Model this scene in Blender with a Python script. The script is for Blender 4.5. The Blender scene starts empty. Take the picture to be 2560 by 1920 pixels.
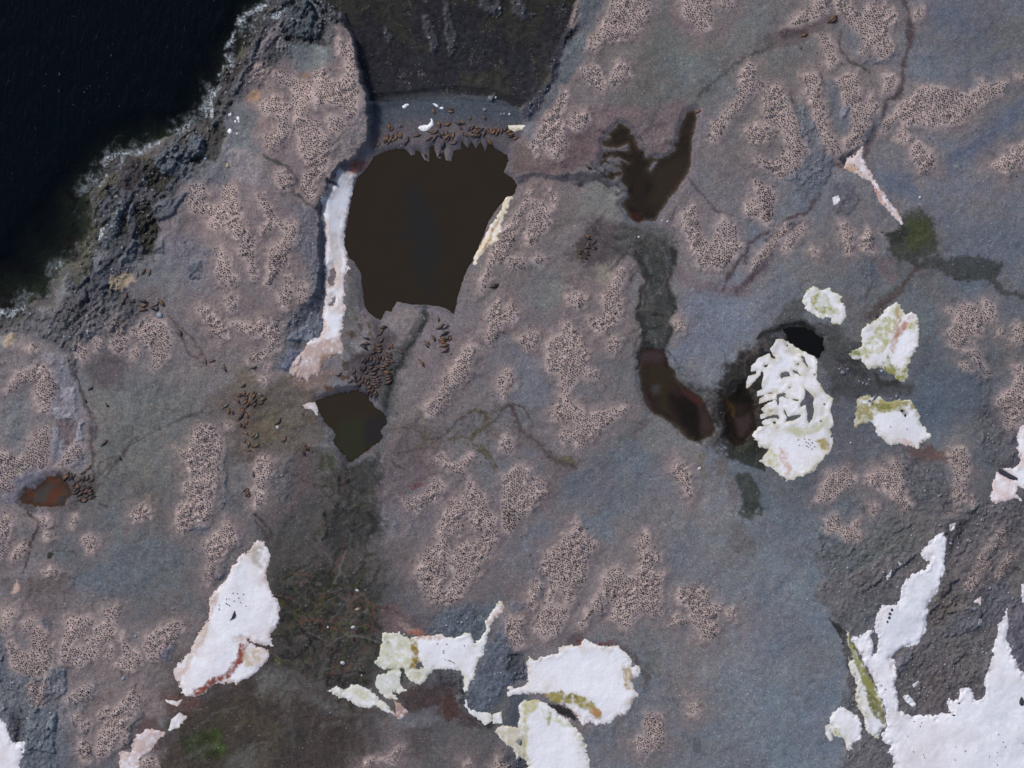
import bpy, bmesh, math, random
import numpy as np
rng = np.random.default_rng(7)
random.seed(7)
scene = bpy.context.scene
col = scene.collection

# ------------------------------------------------------------------ camera, sky, sun, exposure
S = 0.1                                   # metres per map unit; the map is 2560 x 1920 units, seen from straight above
cam_d = bpy.data.cameras.new('camera'); cam = bpy.data.objects.new('camera', cam_d); col.objects.link(cam)
CAM_H = 600.0
cam.location = (0, 0, CAM_H + 1.5); cam.rotation_euler = (0, 0, 0)
cam_d.sensor_width = 36; cam_d.lens = 36 * CAM_H / 256.0
cam_d.clip_start = 1; cam_d.clip_end = 6000
scene.camera = cam
w = bpy.data.worlds.new('World'); scene.world = w; w.use_nodes = True
nt = w.node_tree; bg = nt.nodes['Background']
SUN_EL, SUN_AZ = math.radians(42), math.radians(135)   # azimuth counter-clockwise from +x: light from the upper left
sky = nt.nodes.new('ShaderNodeTexSky'); sky.sky_type = 'NISHITA'; sky.sun_disc = False
sky.sun_elevation = SUN_EL; sky.sun_rotation = math.pi / 2 - SUN_AZ
sky.dust_density = 2.0; sky.ozone_density = 1.0
nt.links.new(sky.outputs[0], bg.inputs[0]); bg.inputs[1].default_value = 0.10
sl = bpy.data.lights.new('sun', 'SUN'); so = bpy.data.objects.new('sun', sl); col.objects.link(so)
sl.energy = 2.3; sl.angle = math.radians(11); sl.color = (1.0, 0.95, 0.88)
so.location = (-60, 60, 90)
so.rotation_euler = (0, math.pi / 2 - SUN_EL, SUN_AZ)
vs = scene.view_settings; vs.view_transform = 'Standard'; vs.look = 'None'; vs.gamma = 1; vs.use_curve_mapping = False
vs.exposure = 0.28

# ------------------------------------------------------------------ map helpers
def K(sys_, pts):
    if sys_ == 'O': ox, oy, k = 0, 0, 2560 / 2212
    elif sys_ == 'PX': ox, oy, k = 0, 0, 1
    elif sys_ == 'A1': ox, oy, k = 1860, 830, 240 / 952
    elif sys_ == 'A2': ox, oy, k = 1480, 260, 280 / 833
    elif sys_ == 'A3': ox, oy, k = 1580, 860, 320 / 1088
    elif sys_ == 'A4': ox, oy, k = 200, 380, 440 / 1232
    elif sys_ == 'Z1': ox, oy, k = 900, 230, 420 / 2212
    elif sys_ == 'Z2': ox, oy, k = 840, 790, 320 / 2212
    elif sys_ == 'Z3': ox, oy, k = 270, 660, 200 / 2212
    elif sys_ == 'Z4': ox, oy, k = 550, 940, 240 / 1991
    elif sys_ == 'Z5': ox, oy, k = 40, 1140, 240 / 2212
    elif sys_ == 'Z6': ox, oy, k = 1400, 580, 160 / 2212
    else: ox, oy, k = 640 * int(sys_[0]), 640 * int(sys_[1]), 640 / 1659
    a = np.array(pts, float).reshape(-1, 2)
    return a * k + np.array([ox, oy])
def lin(c):
    c = np.array(c, float) / 255
    return np.where(c <= 0.04045, c / 12.92, ((c + 0.055) / 1.055) ** 2.4)
def XY(p): return (np.asarray(p)[..., 0] - 1280) * S, (960 - np.asarray(p)[..., 1]) * S
_tab = rng.random((16, 256, 256)).astype(np.float32)
def vn(x, y, wl, seed=0):                 # value noise in -1..1 at wavelength wl
    x = x / wl + seed * 17.3 + 4096; y = y / wl + seed * 9.7 + 4096
    xi = np.floor(x).astype(np.int64); yi = np.floor(y).astype(np.int64)
    fx = x - xi; fy = y - yi
    fx = fx * fx * (3 - 2 * fx); fy = fy * fy * (3 - 2 * fy)
    t = _tab[seed % 16]
    a = t[yi & 255, xi & 255]; b = t[yi & 255, (xi + 1) & 255]
    c = t[(yi + 1) & 255, xi & 255]; d = t[(yi + 1) & 255, (xi + 1) & 255]
    return ((a * (1 - fx) + b * fx) * (1 - fy) + (c * (1 - fx) + d * fx) * fy) * 2 - 1
def fbm(x, y, wl, octv=4, seed=0, gain=0.55):
    s = 0; a = 1; tot = 0
    for o in range(octv):
        s = s + a * vn(x, y, wl / (2 ** o), seed + o); tot += a; a *= gain
    return s / tot * 1.5
def ridged(x, y, wl, octv=4, seed=0, ang=0, asp=3.0):
    c, s_ = math.cos(math.radians(ang)), math.sin(math.radians(ang))
    u = (x * c - y * s_) / asp; v = x * s_ + y * c
    s = 0; a = 1; tot = 0
    for o in range(octv):
        s = s + a * (1 - 2 * np.abs(vn(u, v, wl / (2 ** o), seed + o))); tot += a; a *= 0.55
    return s / tot
def blocks(x, y, cell, seed=0, ang=0, asp=1.5):
    """broken rock: each block of a jittered mosaic has its own height and tilt; also the joint distance"""
    c, s_ = math.cos(math.radians(ang)), math.sin(math.radians(ang))
    wx = 3.5 * vn(x, y, 13, seed + 3); wy = 3.5 * vn(x, y, 13, seed + 5)
    u = ((x + wx) * c - (y + wy) * s_) / asp / cell + 300; v = ((x + wx) * s_ + (y + wy) * c) / cell + 300
    ui = np.floor(u).astype(np.int64); vi = np.floor(v).astype(np.int64)
    f1 = np.full(x.shape, 9.0); f2 = np.full(x.shape, 9.0); h = np.zeros(x.shape)
    t1, t2, t3 = _tab[seed % 16], _tab[(seed + 1) % 16], _tab[(seed + 2) % 16]
    for i in (-1, 0, 1):
        for j in (-1, 0, 1):
            a = (ui + i) & 255; b = (vi + j) & 255
            px = ui + i + t1[b, a]; py = vi + j + t2[b, a]
            dx, dy = u - px, v - py; dd = np.hypot(dx, dy)
            hh = t3[b, a] * 2 - 1 + (t1[a, b] - .5) * 1.6 * dx + (t2[a, b] - .5) * 1.6 * dy
            f2 = np.where(dd < f1, f1, np.minimum(f2, dd)); h = np.where(dd < f1, hh, h); f1 = np.minimum(f1, dd)
    return h, f2 - f1
def sdf(P, x, y):                         # signed distance to a closed outline, positive inside
    P = np.asarray(P, float); n = len(P)
    d2 = np.full(x.shape, 1e12); ins = np.zeros(x.shape, bool)
    for i in range(n):
        ax, ay = P[i]; bx, by = P[(i + 1) % n]
        ex, ey = bx - ax, by - ay; L = ex * ex + ey * ey + 1e-9
        t = np.clip(((x - ax) * ex + (y - ay) * ey) / L, 0, 1)
        dd = (x - ax - t * ex) ** 2 + (y - ay - t * ey) ** 2
        np.minimum(d2, dd, out=d2)
        c = (ay > y) != (by > y)
        if abs(by - ay) > 1e-9:
            ins ^= c & (x < (bx - ax) * (y - ay) / (by - ay) + ax)
    d = np.sqrt(d2)
    return np.where(ins, d, -d)
def sdl(P, x, y):                         # distance to an open line
    P = np.asarray(P, float); d2 = np.full(x.shape, 1e12)
    for i in range(len(P) - 1):
        ax, ay = P[i]; bx, by = P[i + 1]
        ex, ey = bx - ax, by - ay; L = ex * ex + ey * ey + 1e-9
        t = np.clip(((x - ax) * ex + (y - ay) * ey) / L, 0, 1)
        np.minimum(d2, (x - ax - t * ex) ** 2 + (y - ay - t * ey) ** 2, out=d2)
    return np.sqrt(d2)
def sst(a, b, v):
    t = np.clip((v - a) / (b - a), 0, 1); return t * t * (3 - 2 * t)

PITCH = 2.2
gx = np.arange(-160, 2720, PITCH); gy = np.arange(-160, 2080, PITCH)
GX, GY = np.meshgrid(gx, gy)
H, Wd = GX.shape
WX = fbm(GX, GY, 46, 5, 1, 0.72); WY = fbm(GX, GY, 46, 5, 6, 0.72)
FN = fbm(GX, GY, 8, 3, 3)
def window(P, pad):
    P = np.asarray(P)
    x0 = max(0, int((P[:, 0].min() - pad - gx[0]) / PITCH)); x1 = min(Wd, int((P[:, 0].max() + pad - gx[0]) / PITCH) + 2)
    y0 = max(0, int((P[:, 1].min() - pad - gy[0]) / PITCH)); y1 = min(H, int((P[:, 1].max() + pad - gy[0]) / PITCH) + 2)
    return (slice(y0, max(y1, y0)), slice(x0, max(x1, x0)))
def gsd(P, pad=20, warp=5, line=False):   # (window, distance) on the ground grid with a ragged outline
    s = window(P, pad + warp)
    x = GX[s] + warp * WX[s]; y = GY[s] + warp * WY[s]
    return s, (sdl if line else sdf)(P, x, y)

COL = np.zeros((H, Wd, 3)); Z = np.zeros((H, Wd)); ROCK = np.zeros((H, Wd)); WET = np.zeros((H, Wd)); SPK = np.ones((H, Wd))
def lay(P, c, a=1.0, f=12, warp=8, rock=None, wet=None, line=False, wdt=0):
    s, d = gsd(P, f + wdt + 4, warp, line)
    if d.size == 0: return
    d = d + (.55 * f + 1) * FN[s]
    m = (sst(f + wdt, max(wdt - f, 0) * 0.5, d) if line else sst(-f, f, d)) * a
    COL[s] = COL[s] * (1 - m[..., None]) + lin(c) * m[..., None]
    if rock is not None: ROCK[s] = ROCK[s] * (1 - m) + rock * m
    if wet is not None: WET[s] = WET[s] * (1 - m) + wet * m
# ------------------------------------------------------------------ outlines read from the place
CL = {}    # penguin clusters
CL['00'] = [[1240,1200,1330,1190,1350,1260,1330,1330,1400,1340,1450,1290,1450,1200,1500,1190,1540,1230,1550,1330,1570,1400,1590,1480,1620,1520,1659,1560,1659,1659,1570,1659,1560,1570,1500,1520,1470,1470,1400,1500,1350,1450,1390,1400,1330,1390,1260,1390,1210,1330],[1390,1600,1430,1610,1450,1659,1390,1659],[1640,440,1720,420,1730,460,1700,500,1640,520]]
CL['10'] = [[120,470,180,465,230,510,300,530,370,540,375,580,350,660,300,690,340,730,370,770,410,800,430,870,470,900,480,960,470,1010,455,1100,460,1130,430,1150,370,1160,310,1150,390,1100,340,1080,290,980,280,900,250,840,270,760,250,700,200,740,220,830,210,900,160,960,90,980,60,900,140,860,160,800,130,760,150,720,60,750,20,690,90,640,130,620,160,650,220,690,240,640,240,570,170,550,130,510],
 [380,460,450,460,460,530,560,540,590,470,660,440,650,590,670,610,650,760,600,770,570,700,500,690,470,670,400,700,380,650,400,590,430,560,380,520],[480,770,560,770,580,820,550,860,500,890,475,850],[530,250,570,300,610,290,650,370,665,470,600,460,590,400,550,350],[150,1130,200,1110,245,1150,235,1210,190,1230,140,1190],[310,1160,360,1130,380,1200,400,1260,390,1300,340,1300,300,1230],
 [20,1250,60,1260,100,1350,130,1400,180,1440,270,1450,270,1540,250,1600,200,1659,210,1700,150,1780,110,1850,70,1850,100,1750,100,1659,110,1620,180,1580,200,1520,150,1470,80,1500,50,1530,40,1490,90,1440,60,1380,30,1320],[1520,1659,1560,1560,1600,1500,1680,1400,1770,1230,1770,1290,1720,1400,1680,1500,1640,1659,1530,1720,1490,1870,1450,1890,1460,1810,1500,1740]]
CL['20'] = [[360,160,390,0,440,0,430,60,400,150],[650,-60,890,-60,890,80,850,140,790,210,720,260,640,270,570,290,530,340,490,330,510,260,560,200,600,120,640,60],[440,450,520,420,560,440,580,500,600,560,580,590,540,560,500,540,450,500],[620,540,650,490,680,430,710,410,760,440,760,500,710,520,650,560],[310,620,350,600,355,650,330,700,310,760,330,820,340,890,360,950,330,990,290,1030,250,990,230,940,190,980,150,1000,110,940,150,900,200,820,230,740,280,680],[380,740,480,725,500,780,460,820,410,855,370,810],
 [130,1300,190,1300,240,1380,245,1440,190,1520,160,1570,120,1590,100,1550,110,1450,100,1400],[240,1230,275,1240,290,1290,270,1330,250,1300],[1120,-30,1290,-30,1300,100,1280,170,1230,200,1180,150,1130,150,1110,90],[1320,-30,1430,-30,1430,50,1390,60,1340,30],[1510,430,1550,410,1575,460,1570,520,1640,540,1620,580,1560,600,1510,660,1470,720,1400,790,1370,860,1310,930,1280,900,1290,810,1350,760,1400,680,1450,660,1480,580,1470,490],[1510,850,1590,800,1670,830,1670,900,1580,940,1520,890],[1570,1020,1659,1040,1690,1110,1600,1070],
 [1570,1170,1620,1180,1670,1220,1690,1300,1670,1470,1580,1400,1520,1400,1520,1320,1560,1290,1600,1290,1570,1230],[1110,1380,1190,1340,1200,1440,1230,1540,1320,1600,1320,1659,1300,1710,1210,1720,1200,1659,1130,1540,1110,1460],[1330,1480,1380,1430,1450,1470,1450,1540,1490,1590,1440,1659,1400,1700,1300,1720,1330,1640,1310,1560],[1550,1760,1550,1700,1600,1640,1659,1570,1720,1500,1810,1430,1800,1480,1700,1600,1640,1660,1600,1720]]
CL['30'] = [[290,30,400,-30,380,100,290,120,220,150,130,180,200,110],[430,-30,530,-30,540,50,600,100,660,30,700,-10,700,40,750,40,820,90,820,130,780,160,770,230,810,280,800,340,740,380,700,350,690,300,650,310,620,370,590,350,610,260,560,190,500,120,440,60],[930,80,1010,60,1010,100,950,130],[330,215,380,220,420,310,440,390,400,440,380,390,350,280],[225,500,300,485,340,560,330,650,370,700,370,790,390,870,470,940,470,990,420,1000,360,920,330,860,310,790,290,690,250,610],
 [440,530,510,490,575,500,580,560,600,600,590,660,640,670,670,630,710,680,700,730,660,780,620,830,600,880,590,950,500,970,490,920,550,870,560,790,540,730,490,670,470,590],[750,500,810,490,820,540,790,600,750,600],[730,860,750,790,810,750,850,680,900,630,980,580,1030,560,1110,580,1220,590,1300,620,1340,600,1380,510,1440,540,1500,530,1545,540,1520,600,1440,640,1360,690,1280,750,1220,800,1130,810,1070,830,990,810,900,800,850,770,800,800,770,860],[1610,500,1720,465,1720,510],[850,840,880,830,910,880,890,925,840,900],[920,960,970,930,1010,980,1070,1010,1070,1080,1020,1130,970,1120,990,1070,940,1040],[1450,1080,1500,1040,1560,980,1720,900,1720,1070,1600,1070,1560,1120,1500,1110],
 [-30,590,50,560,100,600,130,680,180,770,190,830,210,930,250,970,210,1080,130,1130,50,1170,60,1130,-30,1080,60,1030,110,960,110,880,80,820,-30,830],[-30,1230,40,1260,30,1340,10,1440,-30,1440],[90,1620,110,1570,170,1500,240,1450,245,1480,170,1560,130,1620],[470,1460,510,1440,550,1520,550,1640,510,1640,490,1540],[610,1540,650,1480,680,1520,680,1640,610,1600],[280,1620,310,1610,310,1640]]
CL['01'] = [[1400,80,1440,-10,1490,10,1510,110,1540,160,1490,200,1440,180,1400,120],[1550,-30,1659,-30,1659,130,1620,110,1630,50],[1480,270,1540,260,1540,330,1510,370,1470,330],[1270,350,1310,325,1380,370,1430,430,1475,480,1470,530,1430,540,1380,490,1340,440,1320,390],[1480,430,1560,430,1659,460,1659,520,1590,500,1530,470],[730,420,770,380,810,420,810,500,840,560,830,610,790,630,730,590,730,520,690,500,710,460],[610,560,650,500,680,530,670,580,630,610],[900,430,950,400,1040,410,1090,450,1100,520,1110,590,1080,650,1060,700,1010,740,970,710,1010,660,960,590,930,560,910,500],[850,480,890,470,900,540,860,520],[850,620,890,600,920,630,890,670,860,650],[480,580,540,550,570,610,550,680,500,650],[170,600,220,570,250,600,210,630],
 [50,880,80,830,120,760,190,730,250,700,310,720,330,790,370,830,360,900,320,970,300,1020,260,1010,240,930,230,830,180,820,110,860],[260,1120,310,1100,320,1190,320,1330,280,1380,220,1360,150,1400,60,1460,100,1520,50,1520,-40,1490,-40,1280,50,1275,100,1310,170,1300,190,1220],[440,1250,510,1190,540,1250,500,1310,450,1350,380,1360,400,1320],
 [1150,1250,1210,1270,1250,1150,1310,1100,1370,1090,1420,1150,1450,1240,1430,1300,1420,1450,1380,1500,1370,1659,1340,1719,1240,1739,1210,1799,1160,1789,1150,1659,1170,1620,1250,1590,1190,1510,1200,1470,1270,1440,1230,1370,1180,1290],[1470,1090,1500,1080,1495,1110,1475,1115],[1600,650,1640,630,1670,640,1670,690,1620,690],[880,1630,940,1620,980,1659,970,1699,880,1719,850,1679]]
CL['11'] = [[120,0,210,0,210,40,150,60,150,120,110,190,70,190,90,110,130,90],[-20,90,25,110,20,160,-20,160],[190,130,240,130,240,220,230,340,200,350,170,310,155,240,200,190],[280,170,310,165,330,250,325,310,290,310,280,230],[15,420,60,420,80,470,110,460,110,410,150,420,160,480,190,510,150,590,90,630,50,670,0,690,0,640,70,600,90,560,50,520,10,480],[195,430,220,430,205,455],[1550,290,1600,300,1590,340,1659,320,1700,370,1659,430,1600,440,1560,520,1520,570,1490,530,1530,440,1500,400,1520,340],
 [1370,590,1400,570,1445,610,1400,660,1380,740,1350,810,1290,860,1230,960,1170,1050,1120,1040,1090,990,1150,940,1200,870,1220,800,1290,720,1320,650],[1570,800,1600,740,1640,740,1670,770,1670,830,1620,880,1600,930,1580,880],[1590,1210,1620,1170,1659,1190,1670,1240,1659,1270,1610,1280],[1160,1300,1200,1280,1250,1330,1310,1350,1390,1280,1400,1300,1370,1370,1340,1420,1290,1410,1240,1370],[950,1570,1030,1570,1080,1560,1160,1440,1210,1470,1230,1500,1180,1580,1100,1600,1060,1659,990,1640],
 [10,1300,60,1300,110,1340,110,1430,70,1460,40,1520,0,1480,-10,1390],[-10,1520,50,1540,40,1600,-10,1620],[60,700,85,710,60,735],[20,790,80,780,60,820],
 [1240,1600,1330,1580,1380,1450,1420,1500,1480,1560,1500,1659,1550,1700,1560,1850,1500,1910,1460,1970,1440,2060,1370,2100,1340,2180,1250,2260,1190,2220,1260,2130,1290,2040,1260,1990,1310,1870,1370,1860,1440,1840,1500,1780,1400,1760,1380,1659,1330,1670,1310,1740,1330,1810,1250,1800,1230,1860,1250,1920,1230,1990,1240,2060,1200,2140,1220,2250,1140,2240,1090,2170,1050,2030,1120,1910,1190,1850,1190,1740,1220,1659]]
CL['21'] = [[-30,10,80,20,100,60,60,100,0,90,-40,40],[140,30,170,0,210,20,180,60],[360,260,420,235,470,270,460,320,430,340,380,320],[690,80,745,90,720,150,700,210,690,270,715,350,690,400,680,440,620,470,570,490,510,450,480,400,530,400,590,400,600,340,590,260,620,200,650,160],[50,540,110,490,170,500,180,550,140,590,90,610,50,570],[620,560,660,520,705,550,690,600,650,640,620,610],
 [360,430,410,470,460,540,490,620,470,700,520,750,560,760,560,790,500,790,440,770,400,830,370,870,380,940,440,980,480,1040,540,1010,660,990,750,965,740,1000,660,1060,580,1110,520,1170,460,1240,430,1250,420,1200,350,1220,300,1180,330,1130,410,1130,410,1080,350,1050,290,1080,250,1010,300,960,330,870,310,770,240,740,220,640,240,560,320,500],
 [1040,430,1090,410,1120,440,1100,490,1060,480],[1200,60,1270,20,1300,0,1440,0,1400,40,1340,80,1290,50,1220,80],[1060,1330,1110,1350,1140,1420,1160,1500,1175,1570,1140,1550,1080,1470,1035,1400],[-60,1420,0,1400,50,1360,110,1390,70,1470,100,1500,160,1430,210,1470,210,1550,150,1620,90,1659,40,1720,0,1780,-60,1760,-60,1600]]
CL['31'] = [[1160,340,1220,350,1280,310,1340,330,1390,350,1410,270,1470,330,1450,420,1390,430,1370,510,1310,500,1290,560,1240,600,1180,570,1160,510,1210,440,1200,380],[1300,560,1330,560,1320,590],[1270,620,1360,600,1380,680,1450,780,1430,790,1370,720,1330,670],[1250,690,1290,680,1340,730,1310,750,1260,730],[1490,460,1520,460,1520,510,1495,500],[1590,460,1720,470,1720,560,1600,560,1580,520],[1600,720,1720,700,1720,1000,1610,1080,1580,1140,1540,1110,1530,1020,1470,940,1490,900,1570,880,1610,800],[450,1390,500,1370,560,1440,530,1500,430,1560,350,1610,310,1590,350,1490,400,1420],[630,1440,700,1400,790,1370,810,1310,880,1370,880,1450,880,1560,930,1640,890,1650,800,1560,760,1490,710,1450,720,1520,640,1480],[1210,1250,1270,1240,1300,1310,1300,1420,1270,1580,1210,1590,1190,1520,1230,1440,1190,1350,1170,1290],[1310,1560,1340,1620,1320,1640],[640,1620,700,1620,690,1650],[1180,1640,1210,1620,1210,1670]]
CL['02'] = [[-40,20,50,30,80,80,60,150,30,200,50,290,-40,310],[80,290,110,230,170,190,180,230,130,280,90,310],[250,30,310,30,310,90,270,90],[450,60,490,20,500,60,460,90],[300,140,335,130,340,170,310,180],[540,170,590,135,635,180,610,250,570,265,545,220],[280,390,340,365,380,380,370,430,310,430],[1430,110,1480,60,1520,130,1530,190,1450,270,1400,330,1400,420,1360,460,1320,420,1360,330,1330,240,1360,180],[60,620,120,640,100,680,60,740,50,800,25,790,25,680],[140,740,180,690,230,710,190,770,150,780],
 [240,750,300,780,300,830,350,870,340,940,330,1000,290,1060,220,1060,160,1050,100,1010,80,930,50,850,70,830,130,880,180,930,230,880,200,810],[180,1120,230,1090,300,1100,290,1180,270,1260,230,1300,210,1230],[430,700,540,670,600,690,600,740,540,790,480,830,460,880,560,870,560,820,620,820,620,760,690,700,670,630,770,600,780,650,760,740,730,820,650,870,640,950,560,970,510,1010,440,980,390,970,400,900,420,800],[680,920,730,870,740,940,700,960],[800,780,810,840,850,890,910,920,910,980,870,1020,780,1010,750,970,810,930,790,850],[930,870,940,810,1000,780,1070,740,1140,710,1190,730,1160,790,1130,850,1050,900,1030,960,970,960],[430,1200,480,1170,540,1130,600,1110,610,1190,560,1210,510,1240,450,1240],[460,1330,520,1290,530,1340,480,1370],[640,1310,700,1260,720,1320,770,1260,830,1190,870,1130,900,1180,930,1220,870,1290,810,1370,770,1480,730,1530,650,1600,620,1540,640,1470,660,1400,700,1340,650,1340],[530,1380,590,1350,590,1430,540,1440],[520,1490,570,1470,600,1500,590,1600,540,1620,510,1560],[930,1600,1000,1590,1030,1650,930,1659],[810,1380,840,1380,820,1500,800,1500]]
CL['12'] = [[1590,-60,1680,-30,1690,60,1659,140,1600,110],[710,1640,720,1600,770,1580,790,1620,750,1650],[800,1590,860,1580,910,1520,940,1530,900,1620,850,1620],[1350,1640,1380,1610,1410,1640],[1530,1650,1590,1600,1640,1640,1630,1670]]
CL['22'] = [[400,90,440,60,460,150,540,200,550,230,490,300,480,430,400,490,400,560,370,600,330,520,310,490,260,500,260,610,370,630,340,710,290,790,220,810,160,760,160,670,230,620,240,540,240,430,190,360,220,270,270,250,310,220,340,160,380,150],[110,480,160,430,190,480,150,560,130,640,90,600,120,560],[-30,680,70,700,60,780,70,860,20,880,-40,850],[840,150,870,120,890,190,860,240,950,260,960,310,910,330,920,390,970,420,950,500,960,570,980,640,930,680,860,650,800,680,760,750,710,740,680,700,640,690,670,620,650,570,590,530,590,450,620,380,690,360,760,420,830,390,840,310,800,210],[570,510,590,560,580,650,520,660,450,760,440,720,510,620],[1080,490,1150,480,1190,510,1240,500,1280,540,1280,590,1350,600,1380,590,1370,640,1320,670,1330,760,1310,820,1240,810,1240,760,1160,720,1170,640,1130,600,1080,580],[1390,620,1440,630,1440,700,1400,690],[1010,740,1050,660,1090,660,1130,710,1090,720],[1150,1250,1190,1240,1230,1290,1190,1310,1150,1290],[870,1300,920,1290,980,1330,990,1440,970,1520,880,1560,820,1560,780,1500,820,1460,860,1460,850,1370]]
CL['32'] = [[370,40,450,20,460,90,540,100,560,50,600,50,570,110,610,160,600,190,500,190,480,130,380,120],[1480,120,1540,90,1570,130,1530,200,1470,230,1440,290,1440,350,1370,400,1360,500,1290,520,1260,480,1330,370,1370,280,1440,210],[1460,400,1520,330,1560,270,1610,280,1560,350,1490,430],[670,-10,710,-10,690,20],[1120,-10,1170,0,1150,30]]
clusters = [K(k, p) for k, v in CL.items() for p in v]

SEA = K('O', [-400,-400,585,-400,590,0,572,28,545,72,520,104,497,150,475,190,452,240,430,270,390,303,350,312,300,328,262,345,228,370,206,400,196,440,200,480,190,530,165,565,130,600,98,650,60,662,20,692,-400,750])
BAY = K('O', [598,-400,610,-20,640,0,690,-5,725,20,745,25,762,85,772,120,785,160,796,215,830,222,900,212,1000,200,1060,206,1120,235,1150,215,1180,170,1200,110,1225,60,1250,0,1260,-400])
BEACH = K('O', [798,225,860,217,1000,203,1060,209,1130,240,1130,300,1080,330,1000,320,900,330,810,330,800,300])
HEAD = K('10', [480,100,600,200,640,240,655,290,700,400,712,560,745,680,742,800,748,990,650,1080,560,1070,480,1180,420,1350,440,1720,440,2100,250,2350,100,2400,-300,2200,-500,1600,-300,1200,-200,700,100,250,300,480])
PONDS = {
 'big': (K('10', [770,1010,830,980,900,965,960,960,1000,1005,1020,1000,1025,970,1060,980,1090,1040,1125,1050,1120,960,1150,940,1180,1030,1200,1030,1225,960,1230,1040,1265,1045,1280,980,1330,960,1340,910,1380,960,1400,910,1430,960,1460,915,1490,980,1510,930,1560,960,1620,1000,1640,1040,1600,1110,1659,1150,1690,1200,1659,1270,1620,1290,1560,1360,1500,1450,1470,1540,1420,1659,1400,1700,1370,1740,1330,1860,1310,1930,1290,2040,1250,2010,1200,1985,1120,1980,1060,1975,1000,1975,910,1960,880,2020,840,2010,810,2085,770,2060,730,2020,705,1990,700,1940,690,1860,680,1780,640,1700,600,1659,570,1600,575,1480,600,1380,620,1250,650,1160,700,1110,740,1060]), (43,36,27), 4.5),
 'small': (K('11', [395,930,500,905,560,890,620,870,670,860,720,900,740,940,770,990,800,1010,850,1050,840,1100,810,1130,810,1180,740,1240,680,1290,640,1330,600,1340,590,1300,530,1260,500,1200,530,1160,490,1110,440,1080,400,1020]), (46,38,29), 9),
 'branching': (K('A2', [170,180,200,148,240,165,288,190,282,230,310,238,325,290,350,330,385,350,400,400,470,395,520,400,580,370,625,335,610,290,640,270,650,200,680,120,700,60,772,42,775,130,768,220,750,290,748,400,735,480,700,560,640,640,570,720,500,830,470,875,400,860,350,888,290,855,262,805,220,752,270,700,248,620,212,560,232,520,140,565,90,540,170,500,222,498,200,472,105,448,60,470,80,420,150,395,215,430,272,440,200,400,70,415,85,365,180,352,272,350,160,322,100,318,85,280,138,250,120,215]), (40,33,26), 6),
 'crescent': (K('A3', [75,60,130,30,250,40,282,60,330,190,380,290,440,335,560,420,630,520,700,640,740,720,700,790,560,832,490,822,420,745,350,692,270,640,180,600,110,480,75,350,60,180]), (44,33,28), 7),
 'dark': (K('31', [100,470,200,450,290,470,360,530,375,600,340,660,260,640,200,600,140,560]), (14,14,12), 9),
 'red': (K('01', [130,1580,180,1520,260,1480,310,1430,400,1430,440,1480,460,1540,420,1610,340,1650,250,1640,180,1610]), (94,58,42), 11),
 'snowmelt': (K('A3', [775,400,830,440,900,330,980,340,1010,440,1050,600,1040,760,960,860,870,880,820,820,790,560]), (42,33,28), 12),
}
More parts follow.
